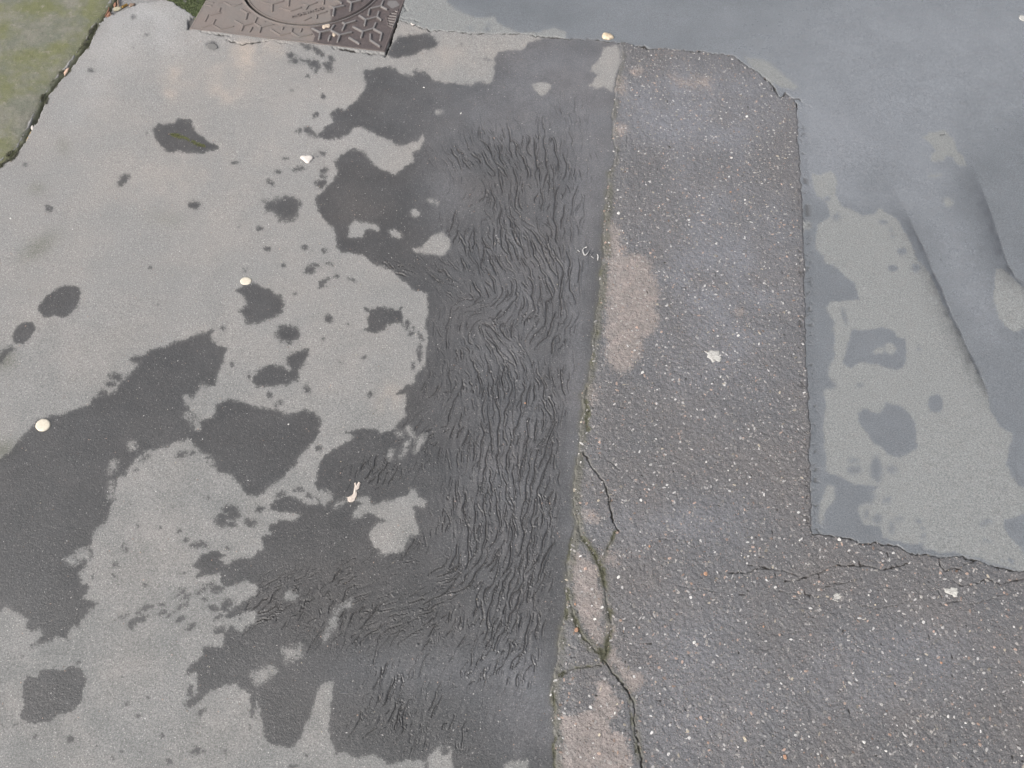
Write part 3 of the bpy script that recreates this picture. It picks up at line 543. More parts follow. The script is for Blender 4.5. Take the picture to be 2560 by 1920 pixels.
# ------------------------------------------------------------------ ground material (own colours, wetness and grain; some sheen and shade painted in)
def ground_material():
    n = NB("weathered_asphalt")
    A = n.attr("mask_a"); B = n.attr("mask_b"); Cc = n.attr("mask_c")
    a = n.sep(A.outputs['Color']); a3 = A.outputs['Alpha']
    b = n.sep(B.outputs['Color']); b3 = B.outputs['Alpha']
    c = n.sep(Cc.outputs['Color']); c3 = Cc.outputs['Alpha']
    dd = n.sep(n.attr('mask_d').outputs['Color'])
    wet_sd, rough_sd, mossv, crackv = a[0], a[1], a[2], a3
    stainv, palev, rightv, film_sheen_v = b[0], b[1], b[2], b3
    tanv, groovev, mudv, chanv = c[0], c[1], c[2], c3
    n1 = n.noise(900, 3, .6); n2 = n.noise(260, 3, .6); n3 = n.noise(6, 5, .6); n4 = n.noise(40, 4, .6); n5 = n.noise(420, 2, .5)
    # wet / dry edge, broken by the grain of the surface
    jit = n.math('ADD', n.math('MULTIPLY', n.math('SUBTRACT', n2, .5), 20.0), n.math('MULTIPLY', n.math('SUBTRACT', n5, .5), 9.0))
    wj = n.math('ADD', wet_sd, jit)
    wetm = n.mixf(.36, n.ramp(wj, -1.4, 1.4), n.ramp(wj, -6.0, 7.5))
    rgh_m = n.ramp(n.math('ADD', rough_sd, n.math('MULTIPLY', n.math('SUBTRACT', n2, .5), 4.0)), -1.5, 1.5)
    jit2 = n.math('MULTIPLY', n.math('SUBTRACT', n.noise(190, 4, .7), .5), 48.0)
    palem = n.ramp(n.math('ADD', palev, jit2), -5.0, 6.0)
    # pavement and right-hand asphalt, dry
    grain = n.ramp(n1, .25, .75, .76, 1.24)
    speck = n.math('MULTIPLY', n.ramp(n5, .3, .7, .80, 1.20), n.ramp(n2, .3, .7, .88, 1.12))
    base = n.mix(n.ramp(n3, .35, .7), (.194, .192, .188), (.216, .207, .198))
    base = n.mix(tanv, base, (.315, .272, .235))
    base = n.mix(rightv, base, (.172, .178, .177))
    base = n.mix(n.math('MULTIPLY', n.ramp(n4, .45, .75), .35), base, (.165, .162, .158))
    base = n.mix(n.math('MULTIPLY', dd[0], .45, clamp=True), base, (.100, .106, .104))  # damp darkening and painted sheen tone share this field
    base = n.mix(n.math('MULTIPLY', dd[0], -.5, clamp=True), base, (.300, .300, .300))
    base = n.mix(stainv, base, (.075, .078, .055))
    dryc = n.mix(1.0, base, n.mix(1.0, n.mix(0, (1, 1, 1), (1, 1, 1)), (1, 1, 1)), 'MULTIPLY')
    g = n.t.nodes.new("ShaderNodeCombineColor")
    gg = n.math('MULTIPLY', grain, speck)
    for i in range(3): n.t.links.new(gg, g.inputs[i])
    dryc = n.mix(1.0, base, g.outputs[0], 'MULTIPLY')
    # small pale grains
    v = n.vor(330)
    vr = n.sep(v.outputs['Color'])
    pg = n.math('MULTIPLY', n.math('GREATER_THAN', vr[0], .86), n.ramp(v.outputs['Distance'], .20, .40, 1, 0))
    dryc = n.mix(n.math('MULTIPLY', pg, n.mixf(rightv, .55, .25)), dryc, (.46, .44, .42))
    dk_ = n.math('MULTIPLY', n.math('GREATER_THAN', vr[1], .93), n.ramp(v.outputs['Distance'], .25, .40, .45, 0))
    dryc = n.mix(dk_, dryc, (.05, .05, .05))
    wetc = n.mix(1.0, dryc, n.mix(rightv, n.mix(film_sheen_v, n.mix(mudv, (.235, .235, .243), (.30, .28, .275)), (.60, .61, .66)), n.mix(n.ramp(film_sheen_v, .5, 1.0), (.67, .695, .75), (.84, .86, .93))), 'MULTIPLY')  # film areas tinted paler and bluer, reflected sky painted into the colour
    wv = n.t.nodes.new('ShaderNodeCombineColor')
    for i in range(3): n.t.links.new(n.ramp(n.noise(9, 5, .65), .3, .7, n.mixf(rightv, .88, .94), n.mixf(rightv, 1.14, 1.06)), wv.inputs[i])
    wetc = n.mix(1.0, wetc, wv.outputs[0], 'MULTIPLY')
    vw = n.vor(240); vq = n.sep(vw.outputs['Color'])
    fl = n.math('MULTIPLY', n.math('GREATER_THAN', vq[0], .84), n.ramp(vw.outputs['Distance'], .14, .36, .50, 0))
    wetc = n.mix(n.math('MULTIPLY', fl, n.mixf(rightv, 1.0, .0)), wetc, (.21, .20, .195))
    pcol = n.mix(wetm, dryc, wetc)
    # rough open-textured asphalt with stone in it
    v2 = n.vor(210); r2 = n.sep(v2.outputs['Color'])
    stone = n.math('MULTIPLY', n.ramp(v2.outputs['Distance'], .30, .46, 1, 0), n.ramp(r2[0], .55, .95))
    v3 = n.vor(420); r3 = n.sep(v3.outputs['Color'])
    stone2 = n.math('MULTIPLY', n.ramp(v3.outputs['Distance'], .28, .42, 1, 0), n.ramp(r3[1], .72, .98))
    bind = n.mix(n.ramp(n3, .3, .75), (.094, .094, .098), (.108, .102, .101))
    bind = n.mix(film_sheen_v, bind, (.140, .143, .156))  # lilac sheen painted into the binder colour
    bind = n.mix(palem, bind, n.mix(n.ramp(n4, .35, .7), (.178, .160, .151), (.225, .196, .183)))
    bind = n.mix(1.0, bind, g.outputs[0], 'MULTIPLY')
    stc = n.mix(r2[1], (.17, .16, .155), n.mix(r2[2], (.19, .145, .13), (.16, .16, .158)))
    rc = n.mix(n.math('MULTIPLY', stone, .62), bind, stc)
    rc = n.mix(n.math('MULTIPLY', stone2, .55), rc, (.27, .25, .235))
    col = n.mix(rgh_m, pcol, rc)
    col = n.mix(n.math('MULTIPLY', chanv, .80), col, (.045, .047, .052))  # crumbs and bank shade, painted dark beside the channels
    col = n.mix(n.math('MULTIPLY', groovev, .78), col, (.020, .018, .017))  # shade of the grooves painted over their modelled relief
    col = n.mix(n.math('MULTIPLY', n.ramp(n.math('ADD', dd[1], n.math('MULTIPLY', n.math('SUBTRACT', n2, .5), .7)), .1, .9), .72), col, n.mix(n4, (.062, .062, .045), (.098, .092, .072)))
    mm = n.ramp(n.math('ADD', mossv, n.math('MULTIPLY', n.math('SUBTRACT', n2, .5), .8)), .25, .75)
    mcol = n.mix(n2, (.066, .069, .043), (.110, .108, .070))
    col = n.mix(n.math('MULTIPLY', mm, .78), col, mcol)
    col = n.mix(n.ramp(crackv, .1, .9), col, (.020, .018, .016))
    # roughness: wet skin and standing water are smoother
    wr_ = n.mixf(film_sheen_v, .42, n.mixf(rightv, .30, .20))
    wr_ = n.mixf(n.ramp(n4, .3, .7), wr_, n.math('ADD', wr_, .10))
    ro = n.mixf(wetm, .80, wr_)
    ro = n.mixf(rgh_m, ro, n.mixf(palem, .46, .85))
    ro = n.mixf(n.math('MAXIMUM', mm, crackv), ro, .9)
    # grain relief
    smooth = n.math('MULTIPLY', wetm, film_sheen_v)
    st = n.mixf(smooth, .55, .16)
    st = n.mixf(rgh_m, st, .9)
    hgt = n.math('ADD', n.math('MULTIPLY', n1, .6), n.math('ADD', n2, n.math('MULTIPLY', stone, n.math('MULTIPLY', rgh_m, .6))))
    nrm_ = n.bump(hgt, .0016, st)
    m = n.fin(col, ro, nrm_, n.mixf(wetm, .35, n.mixf(rightv, n.mixf(groovev, .62, .40), .85)))
    return m
MAT_G = ground_material()

# ------------------------------------------------------------------ mesh helpers
def tag(o, label=None, cat=None, group=None, kind=None):
    if label: o['label'] = label
    if cat: o['category'] = cat
    if group: o['group'] = group
    if kind: o['kind'] = kind
    return o
def empty(name, loc, rz=0):
    o = bpy.data.objects.new(name, None); COL.objects.link(o); o.location = loc; o.rotation_euler = (0, 0, rz)
    o.empty_display_size = .02
    return o
def gridmesh(name, mask_faces, x, y, z, mat, attrs=None, smooth=True, parent=None):
    """faces of the (ny, nx) grid where mask_faces is set"""
    ny, nx = x.shape
    fi, fj = np.nonzero(mask_faces)
    q = np.stack([fi * nx + fj, (fi + 1) * nx + fj, (fi + 1) * nx + fj + 1, fi * nx + fj + 1], 1)
    used, inv = np.unique(q.ravel(), return_inverse=True)
    q = inv.reshape(-1, 4).astype(np.int32)
    co = np.stack([x.ravel()[used], y.ravel()[used], z.ravel()[used]], 1).astype(np.float32)
    me = bpy.data.meshes.new(name)
    me.vertices.add(len(co)); me.vertices.foreach_set("co", co.ravel())
    me.loops.add(q.size); me.loops.foreach_set("vertex_index", q.ravel())
    me.polygons.add(len(q)); me.polygons.foreach_set("loop_start", np.arange(0, q.size, 4, dtype=np.int32))
    me.update(calc_edges=True)
    if smooth: me.polygons.foreach_set("use_smooth", np.ones(len(q), bool))
    for k, chans in (attrs or {}).items():
        at = me.attributes.new(k, 'FLOAT_COLOR', 'POINT')
        at.data.foreach_set("color", np.stack([np.asarray(c).ravel()[used] for c in chans], 1).astype(np.float32).ravel())
    me.materials.append(mat)
    me.validate()
    o = bpy.data.objects.new(name, me); COL.objects.link(o)
    if parent: o.parent = parent
    return o
def trimesh(name, verts, faces, mat, parent=None, smooth=False, colors=None):
    me = bpy.data.meshes.new(name); me.from_pydata([tuple(map(float, v)) for v in verts], [], [tuple(map(int, f)) for f in faces]); me.update()
    if smooth: me.polygons.foreach_set("use_smooth", [True] * len(me.polygons))
    if colors is not None:
        at = me.attributes.new("tint", 'FLOAT_COLOR', 'POINT'); at.data.foreach_set("color", np.asarray(colors, np.float32).ravel())
    me.materials.append(mat)
    o = bpy.data.objects.new(name, me); COL.objects.link(o)
    if parent: o.parent = parent
    return o
def zat(px, py):
    px = np.asarray(px, float); py = np.asarray(py, float)
    j = np.clip(np.searchsorted(GX, px), 1, NX - 1); i = np.clip(np.searchsorted(GY, py), 1, NY - 1)
    return Z[i, j]

attrs = {"mask_a": (wet, sd_rough, moss, crack),
         "mask_b": (np.clip(stain, 0, 1), pale, np.clip(sd_right / 6 + .5, 0, 1), film_sheen),
         "mask_d": (damp_sheen, dirt, damp_sheen, damp_sheen),
         "mask_c": (np.clip(tan, 0, 1) * (~in_rough), groove, mud, chan)}
fc = lambda m: m[:-1, :-1]
in_block = inside(JOINT + [(-3300, 1300), (-3300, -1900), (800, -1900)], PX, PY)
hole = sdc > 8
f_hole = fc(hole)
fr = fc(in_rough); fg = fc(in_right) & ~fr & ~f_hole; fp = ~fr & ~fg & ~f_hole
for nm, f in (("pavement", fp), ("road_patch", fr), ("road", fg)):
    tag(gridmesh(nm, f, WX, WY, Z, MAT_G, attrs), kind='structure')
# wide ground that carries on to the horizon
n = NB("far_asphalt")
mg = n.fin(n.mix(n.noise(3, 5), (.17, .168, .165), (.21, .205, .20)), .7, n.bump(n.noise(300, 3), .001, .4))
g_o = trimesh("ground", [(-150, -150, -.035), (150, -150, -.035), (150, 150, -.035), (-150, 150, -.035)], [(0, 1, 2, 3)], mg)
tag(g_o, kind='structure')

# ------------------------------------------------------------------ mossy concrete block at the left
step = 3.0
bx = np.concatenate([-900 - 2400 * np.linspace(1, 0, 40, endpoint=False) ** 2, np.arange(-900, 400, step)])
by = np.concatenate([-420 - 1100 * np.linspace(1, 0, 40, endpoint=False) ** 2, np.arange(-420, 470, step)])
BX, BY = np.meshgrid(bx, by)
bqx = BX + 2.2 * fbm(BX, BY, 1 / 26., 3, 101) + 1.5 * vnoise(BX / 6, BY / 6, 102); bqy = BY + 2.2 * fbm(BX, BY, 1 / 26., 3, 104)
def plaindist(pts, X, Y):
    D = np.full(X.shape, 1e9)
    for (ax, ay), (bx_, by_) in zip(pts[:-1], pts[1:]):
        ex, ey = bx_ - ax, by_ - ay
        t = np.clip(((X - ax) * ex + (Y - ay) * ey) / (ex * ex + ey * ey + 1e-9), 0, 1)
        D = np.minimum(D, np.hypot(X - ax - t * ex, Y - ay - t * ey))
    return D
def plaininside(pts, X, Y):
    I = np.zeros(X.shape, bool); n_ = len(pts)
    for i in range(n_):
        ax, ay = pts[i]; bx_, by_ = pts[(i + 1) % n_]
        if ay == by_: continue
        I ^= ((ay > Y) != (by_ > Y)) & (X < ax + (Y - ay) * (bx_ - ax) / (by_ - ay))
    return I
JB = JOINT + [(-3300, 1300), (-3300, -1900), (800, -1900)]
db = plaindist([(1300, -1100), (420, -300)] + JOINT + [(-1300, 900)], bqx, bqy); ib = plaininside([(1300, -1100), (420, -300)] + JOINT + [(-1300, 900), (-4000, 900), (-4000, -2000)], bqx, bqy)
s_b = np.where(ib, db, -db) * .0014
bwx, bwy = ground(BX, BY)
bz = np.where(s_b > 0, .006 * (1 - np.exp(-s_b / .012)) + .05 * s_b, s_b * 1.2) - .004
bz = np.clip(bz, -.03, .2) + .0012 * fbm(bwx, bwy, 60, 3, 107) + .0012 * fbm(bwx, bwy, 9, 2, 108) * np.clip(s_b / .02, 0, 1)
n = NB("mossy_concrete")
q1, q2, q3, q4 = n.noise(7, 5, .65), n.noise(55, 4, .65), n.noise(480, 3, .6), n.noise(17, 4, .6)
cc = n.mix(n.ramp(q4, .35, .65), (.115, .120, .092), (.155, .150, .122))
cc = n.mix(n.ramp(q1, .40, .66), cc, (.115, .120, .055))
cc = n.mix(n.math('MULTIPLY', n.ramp(q2, .55, .72), .55), cc, (.23, .21, .175))
cc = n.mix(n.ramp(n.noise(24, 5, .7), .60, .75, 0, .6), cc, (.075, .082, .042))
gr_ = n.t.nodes.new("ShaderNodeCombineColor"); gv = n.ramp(q3, .25, .75, .72, 1.28)
for i in range(3): n.t.links.new(gv, gr_.inputs[i])
cc = n.mix(1.0, cc, gr_.outputs[0], 'MULTIPLY')
ed = n.attr("edge").outputs['Color']; e_ = n.sep(ed)
cc = n.mix(n.ramp(n.math('ADD', e_[0], n.math('MULTIPLY', n.math('SUBTRACT', q2, .5), .7)), .35, .8, 0, .8), cc, (.060, .062, .036))
mb = n.fin(cc, .88, n.bump(n.math('ADD', q3, q2), .0022, .8))
blk = gridmesh("concrete_block", (s_b > -.012)[:-1, :-1], bwx, bwy, bz, mb, {"edge": (np.exp(-np.clip(s_b, 0, None) / .007),) * 4})
tag(blk, "green mossy concrete wall base rising in the top left corner beside the pavement", "wall")

# ------------------------------------------------------------------ manhole cover
def g1p(p, z=0.0):
    x, y = ground(p[0], p[1], z); return np.array([float(x), float(y)])
cBL, cBR = g1p((474, 73)), g1p((963, 130))
ux = (cBR - cBL); WID = float(np.linalg.norm(ux)); ux /= WID; uy = np.array([-ux[1], ux[0]])
ctr = cBL + ux * WID / 2 + uy * WID / 2
cov = empty("manhole_cover", (ctr[0], ctr[1], 0), math.atan2(ux[1], ux[0]))
tag(cov, "square brown iron manhole cover with round lid and raised tripod tread set in the pavement", "manhole cover")
def tolocal(pts):
    out = []
    for p in pts:
        d = g1p(p) - ctr; out.append((float(d @ ux), float(d @ uy)))
    return out
ring_src = [(619,7.6),(647.5,38),(685.4,54),(733,61.7),(770.9,63.6),(818,60.8),(865.8,47.5),(903.8,26.6),(932,3.8)]
rl = np.array(tolocal(ring_src)); Am = np.c_[rl, np.ones(len(rl))]
sol = np.linalg.lstsq(Am, -(rl ** 2).sum(1), rcond=None)[0]
RC = np.array([-sol[0] / 2, -sol[1] / 2]); RR = math.sqrt(RC @ RC - sol[2])
hs = WID / 2
NCV = 520
lx = np.linspace(-hs, hs, NCV); LX, LY = np.meshgrid(lx, lx)
rad = np.hypot(LX - RC[0], LY - RC[1])
CZ = np.zeros(LX.shape)
TR = {'N': [  # strong, then faint where silt fills the tread
 (955,385,1060,440),(1060,440,1200,410),(1060,440,1045,525),(1200,410,1240,345),(1200,410,1320,475),(1320,475,1470,440),(1320,475,1290,555),(1190,485,1170,540),(1350,305,1390,330),(1390,330,1520,290),(1390,330,1355,405),(1570,215,1660,275),(1660,275,1810,235),(1660,275,1645,345),(1810,235,1830,170),(1810,235,1860,275),
 (1710,130,1860,95),(1860,95,1885,30),(1860,95,1935,135),(1710,130,1695,205),(1495,365,1620,430),(1620,430,1760,390),(1620,430,1600,505),(1760,390,1790,320),(1760,390,1870,450),(1870,450,1850,540),(1445,510,1570,585),(1720,465,1720,540),(1720,540,1840,620),
 (1420,20,1470,50),(1470,50,1590,20),(1470,50,1455,150),(1190,90,1245,120),(1245,120,1370,90),(1245,120,1230,215),(1280,15,1340,55)]}
TF = [(270,30,430,65),(430,65,570,20),(430,65,425,155),(650,-20,640,85),(530,110,670,150),(820,60,900,80),(900,80,1010,40),(900,80,870,130),(1110,-20,1100,60),(1010,200,1140,160),(1010,200,1010,250),(850,275,930,240),
 (20,130,100,180),(100,180,160,165),(100,180,80,260),(-60,280,50,345),(50,345,190,310),(50,345,20,410),(190,310,225,240),(190,310,280,365),(280,365,460,325),(280,365,260,435),(160,370,130,425),(415,400,530,470),(530,470,680,435),(680,435,700,350),(680,435,780,495),(780,495,940,460),(580,345,560,395),(825,370,800,425),(325,280,335,290),(670,150,800,110)]
TG = [(690,65,800,50),(800,50,930,125),(930,125,990,130),(990,130,1150,80),(520,315,720,265),(480,310,420,430),(360,555,570,500),(570,500,730,590),(730,590,970,535),(620,400,570,500),(440,40,580,65),(420,105,540,130),(720,170,700,240)]
def stroke(a, b, wdt, hgt_):
    global CZ
    x0, x1 = min(a[0], b[0]) - .01, max(a[0], b[0]) + .01; y0, y1 = min(a[1], b[1]) - .01, max(a[1], b[1]) + .01
    i0, i1 = np.searchsorted(lx, y0), np.searchsorted(lx, y1); j0, j1 = np.searchsorted(lx, x0), np.searchsorted(lx, x1)
    if i1 <= i0 or j1 <= j0: return
    s = (slice(i0, i1), slice(j0, j1)); x = LX[s]; y = LY[s]
    ex, ey = b[0] - a[0], b[1] - a[1]
    t = np.clip(((x - a[0]) * ex + (y - a[1]) * ey) / (ex * ex + ey * ey + 1e-12), 0, 1)
    d = np.hypot(x - a[0] - t * ex, y - a[1] - t * ey)
    CZ[s] = np.maximum(CZ[s], hgt_ * np.clip((wdt / 2 + .0012 - d) / .0016, 0, 1))
for lst, tg_, wd_, h_ in ((TR['N'], 'N', .0060, .0044), (TF, 'N', .0046, .0027), (TG, 'O', .0040, .0020)):
    for x0, y0, x1, y1 in lst:
        a_, b_ = tolocal(P((tg_, [(x0, y0), (x1, y1)])))
        stroke(a_, b_, wd_, h_)
# the same tread carries on over the part above the frame of the picture
ymin = tolocal([(760, -12)])[0][1]
pitch_ = .046
r0 = random.Random(4)
for iy in range(0, 14):
    for ix in range(-8, 9):
        cx_, cy_ = ix * pitch_ + (iy % 2) * pitch_ / 2, ymin + .02 + iy * pitch_ * .86
        if abs(cx_) > hs - .03 or cy_ > hs - .03: continue
        rr_ = math.hypot(cx_ - RC[0], cy_ - RC[1])
        if abs(rr_ - RR) < .028: continue
        for k in range(3):
            an = math.radians(90 + 120 * k + 12)
            stroke((cx_, cy_), (cx_ + .019 * math.cos(an), cy_ + .019 * math.sin(an)), .005, .0026)
# hatched grip on the right edge
DI = tolocal(P(('N', [(1930,240),(1990,180),(2085,130),(2050,300),(2010,375),(1955,340),(1930,240)])))
for a_, b_ in zip(DI[:-1], DI[1:]): stroke(a_, b_, .0024, .0022)
for (xa, xb, yy) in ((2035,2080,150),(1995,2065,180),(1965,2055,213),(1945,2045,247),(1948,2035,282),(1960,2022,318),(1975,2015,350)):
    a_, b_ = tolocal(P(('N', [(xa, yy), (xb, yy + 12)]))); stroke(a_, b_, .0034, .0028)
# rims and the gap between frame and lid
CZ = np.where(np.abs(rad - RR) < .0155, 0, CZ)
CZ = np.maximum(CZ, .0034 * np.clip(1 - np.abs(rad - (RR + .0052)) / .0042, 0, 1) ** .5)
CZ = np.maximum(CZ, .0020 * np.clip(1 - np.abs(rad - (RR - .0075)) / .0026, 0, 1) ** .5)
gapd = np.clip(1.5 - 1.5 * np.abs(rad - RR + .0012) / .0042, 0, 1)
CZ = CZ - .011 * gapd * np.clip(.35 + .9 * (RC[0] + .05 - LX) / RR, .22, 1)
edgeD = hs - np.maximum(np.abs(LX), np.abs(LY))
CZ += .0016 * np.clip(1 - np.abs(edgeD - .003) / .0028, 0, 1) * (.4 + .6 * (LX > .03))
CZ += .0004 * fbm(LX, LY, 40, 3, 130) + .00015 * fbm(LX, LY, 220, 2, 131)
CZ += .0015
BASEZ = CZ.copy()
# silt dried on the left, wet on the right
pxx, pyy = photo(ctr[0] + LX * ux[0] + LY * uy[0], ctr[1] + LX * ux[1] + LY * uy[1])
jx = pxx + 3 * fbm(LX, LY, 60, 3, 140); jy = pyy + 3 * fbm(LX, LY, 60, 3, 141)
WETC = P(('N', [(905,345),(1180,325),(1200,230),(1190,130),(1330,40),(1290,-60),(2300,-260),(2180,300),(1950,720),(950,560),(1000,490),(960,440),(930,370)]))
dcv = plaindist(WETC + WETC[:1], jx, jy); icv = plaininside(WETC, jx, jy)
cwet = np.clip(np.where(icv, dcv, -dcv) / 2.0 + .5, 0, 1)
PAT = P(('N', [(1940,60),(1960,20),(2060,10),(2100,60),(2060,100),(1980,110)]))
dp = plaindist(PAT + PAT[:1], jx, jy); ip = plaininside(PAT, jx, jy)
n = NB("silted_cast_iron")
av = n.sep(n.attr("wear").outputs['Color'])
m1, m2, m3 = n.noise(14, 5, .6), n.noise(700, 3, .6), n.noise(110, 4, .6)
silt = n.mix(n.ramp(m1, .3, .7), (.152, .126, .114), (.138, .124, .115))
silt = n.mix(n.ramp(m3, .55, .8, 0, .45), silt, (.17, .13, .10))
wetm_ = n.mix(n.ramp(m3, .35, .7), (.062, .050, .048), (.085, .068, .065))
cc = n.mix(av[0], silt, wetm_)
cc = n.mix(n.math('MULTIPLY', av[1], n.mixf(av[0], .25, .85)), cc, (.155, .148, .146))
cc = n.mix(n.math('MULTIPLY', n.sep(n.attr('tread_outline').outputs['Color'])[0], .45), cc, (.045, .036, .032))  # darker outline where the tread relief is steep
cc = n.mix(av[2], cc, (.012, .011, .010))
gq = n.t.nodes.new("ShaderNodeCombineColor"); gv = n.ramp(m2, .25, .75, .82, 1.18)
for i in range(3): n.t.links.new(gv, gq.inputs[i])
cc = n.mix(1.0, cc, gq.outputs[0], 'MULTIPLY')
mc = n.fin(cc, n.mixf(av[0], .8, .42), n.bump(n.math('ADD', m2, m3), .0007, .6))
raised = np.clip((CZ - .0036) / .0014, 0, 1)
wa = {"tread_outline": (np.clip(np.hypot(*np.gradient(CZ)) / .0011, 0, 1),) * 4,
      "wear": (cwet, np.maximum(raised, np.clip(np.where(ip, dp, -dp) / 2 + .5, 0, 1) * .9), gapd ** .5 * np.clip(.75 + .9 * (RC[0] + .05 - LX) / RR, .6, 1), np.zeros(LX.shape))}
fcr = .25 * (rad[:-1, :-1] + rad[1:, :-1] + rad[:-1, 1:] + rad[1:, 1:])
frame_o = gridmesh("frame", fcr > RR - .0008, LX, LY, CZ, mc, wa, parent=cov)
lid = gridmesh("lid", fcr <= RR - .0008, LX, LY, CZ, mc, wa, parent=cov)
# cast side walls of the frame
vs = [(-hs, -hs), (hs, -hs), (hs, hs), (-hs, hs)]
V = [(a_, b_, .0012) for a_, b_ in vs] + [(a_, b_, -.034) for a_, b_ in vs]
trimesh("frame_side", V, [(0, 1, 5, 4), (1, 2, 6, 5), (2, 3, 7, 6), (3, 0, 4, 7)], mc, cov)
# cast lettering on the lid
tc = bpy.data.curves.new("lettering", 'FONT'); tc.body = "NORINCO"; tc.size = .0165; tc.extrude = .0009; tc.space_character = 1.42; tc.offset = .0003
to = bpy.data.objects.new("t", tc); COL.objects.link(to)
dg = bpy.context.evaluated_depsgraph_get(); tm = bpy.data.meshes.new_from_object(to.evaluated_get(dg)); tm.name = "lettering"
bpy.data.objects.remove(to)
tm.materials.clear(); tm.materials.append(mc)
at = tm.attributes.new("wear", 'FLOAT_COLOR', 'POINT'); at.data.foreach_set("color", [.45, .2, .05, 0] * len(tm.vertices))
lo = bpy.data.objects.new("lettering", tm); COL.objects.link(lo); lo.parent = lid
p0, p1 = tolocal([(731, 47), (838, 17)])
lo.location = (p0[0], p0[1], .0030); lo.rotation_euler = (0, 0, math.atan2(p1[1] - p0[1], p1[0] - p0[0]))

# ------------------------------------------------------------------ stone in the asphalt
def stone_material():
    n = NB("stone")
    t = n.attr("tint").outputs['Color']
    q = n.noise(500, 3, .6)
    g = n.t.nodes.new("ShaderNodeCombineColor"); v = n.ramp(q, .25, .75, .8, 1.15)
    for i in range(3): n.t.links.new(v, g.inputs[i])
    return n.fin(n.mix(1.0, t, g.outputs[0], 'MULTIPLY'), .5, n.bump(q, .0005, .4))
MS = stone_material()
def chip_geo(cx_, cy_, z_, r_, asp, rot, hgt_, rr, k=7):
    vs_, top = [], []
    for i in range(k):
        t = 2 * math.pi * i / k + rr.uniform(-.25, .25)
        q = r_ * rr.uniform(.72, 1.15)
        x, y = q * asp * math.cos(t), q / asp * math.sin(t)
        x, y = x * math.cos(rot) - y * math.sin(rot), x * math.sin(rot) + y * math.cos(rot)
        vs_.append((cx_ + x, cy_ + y, z_ - .002)); top.append((cx_ + x * .72, cy_ + y * .72, z_ + hgt_ * rr.uniform(.6, 1.1)))
    vs_ += top
    fs = [tuple(k + i for i in range(k))] + [(i, (i + 1) % k, k + (i + 1) % k, k + i) for i in range(k)]
    return vs_, fs
PALS = [((.38,.37,.36),.26),((.28,.265,.25),.26),((.32,.24,.20),.15),((.22,.21,.205),.22),((.32,.285,.23),.05),((.24,.165,.125),.02),((.50,.49,.48),.04)]
def pick(rr):
    t = rr.random(); 
    for c_, p_ in PALS:
        if t < p_: return c_
        t -= p_
    return PALS[0][0]
def scatter(name, count, region, rmin, rmax, seed, bright=1.0, pw=2.2, pick_=pick):
    rr = random.Random(seed); nr = np.random.default_rng(seed)
    N = count * 6
    xs = nr.uniform(-1.9, 1.9, N); ys = nr.uniform(.05, 3.1, N)
    ppx, ppy = photo(xs, ys)
    ok = (ppx > -120) & (ppx < 2680) & (ppy > -100) & (ppy < 2030)
    j = np.clip(np.searchsorted(GX, ppx), 1, NX - 1); i = np.clip(np.searchsorted(GY, ppy), 1, NY - 1)
    ok &= region[i, j]
    idx = np.nonzero(ok)[0][:count]
    vs_, fs_, cs_ = [], [], []
    for q in idx:
        r_ = rmin + (rmax - rmin) * rr.random() ** pw
        a_, b_ = chip_geo(xs[q], ys[q], float(Z[i[q], j[q]]), r_, rr.uniform(1, 1.6), rr.uniform(0, math.pi), .0003 + r_ * .10, rr, rr.choice((5, 6, 7)))
        base = len(vs_); vs_ += a_; fs_ += [tuple(base + t for t in f) for f in b_]
        c_ = pick_(rr); k_ = bright * rr.uniform(.35, 1.1)
        cs_ += [(c_[0] * k_, c_[1] * k_, c_[2] * k_, 1)] * len(a_)
    return trimesh(name, vs_, fs_, MS, colors=cs_)
nope = (crack > .5)
o = scatter("stone_chips", 20000, in_rough & ~nope, .0009, .0042, 11, 1.05, 2.3)
tag(o, "small pale and pink stone chips packed all through the rough asphalt strip", "gravel", kind='stuff')
o = scatter("stone_grains", 11000, ~in_rough & ~in_right & (sdc < -8) & ~nope & ~in_block, .0006, .0020, 12, .95, 3.4)
tag(o, "tiny pale stone grains showing in the smooth dark and light pavement", "gravel", kind='stuff')


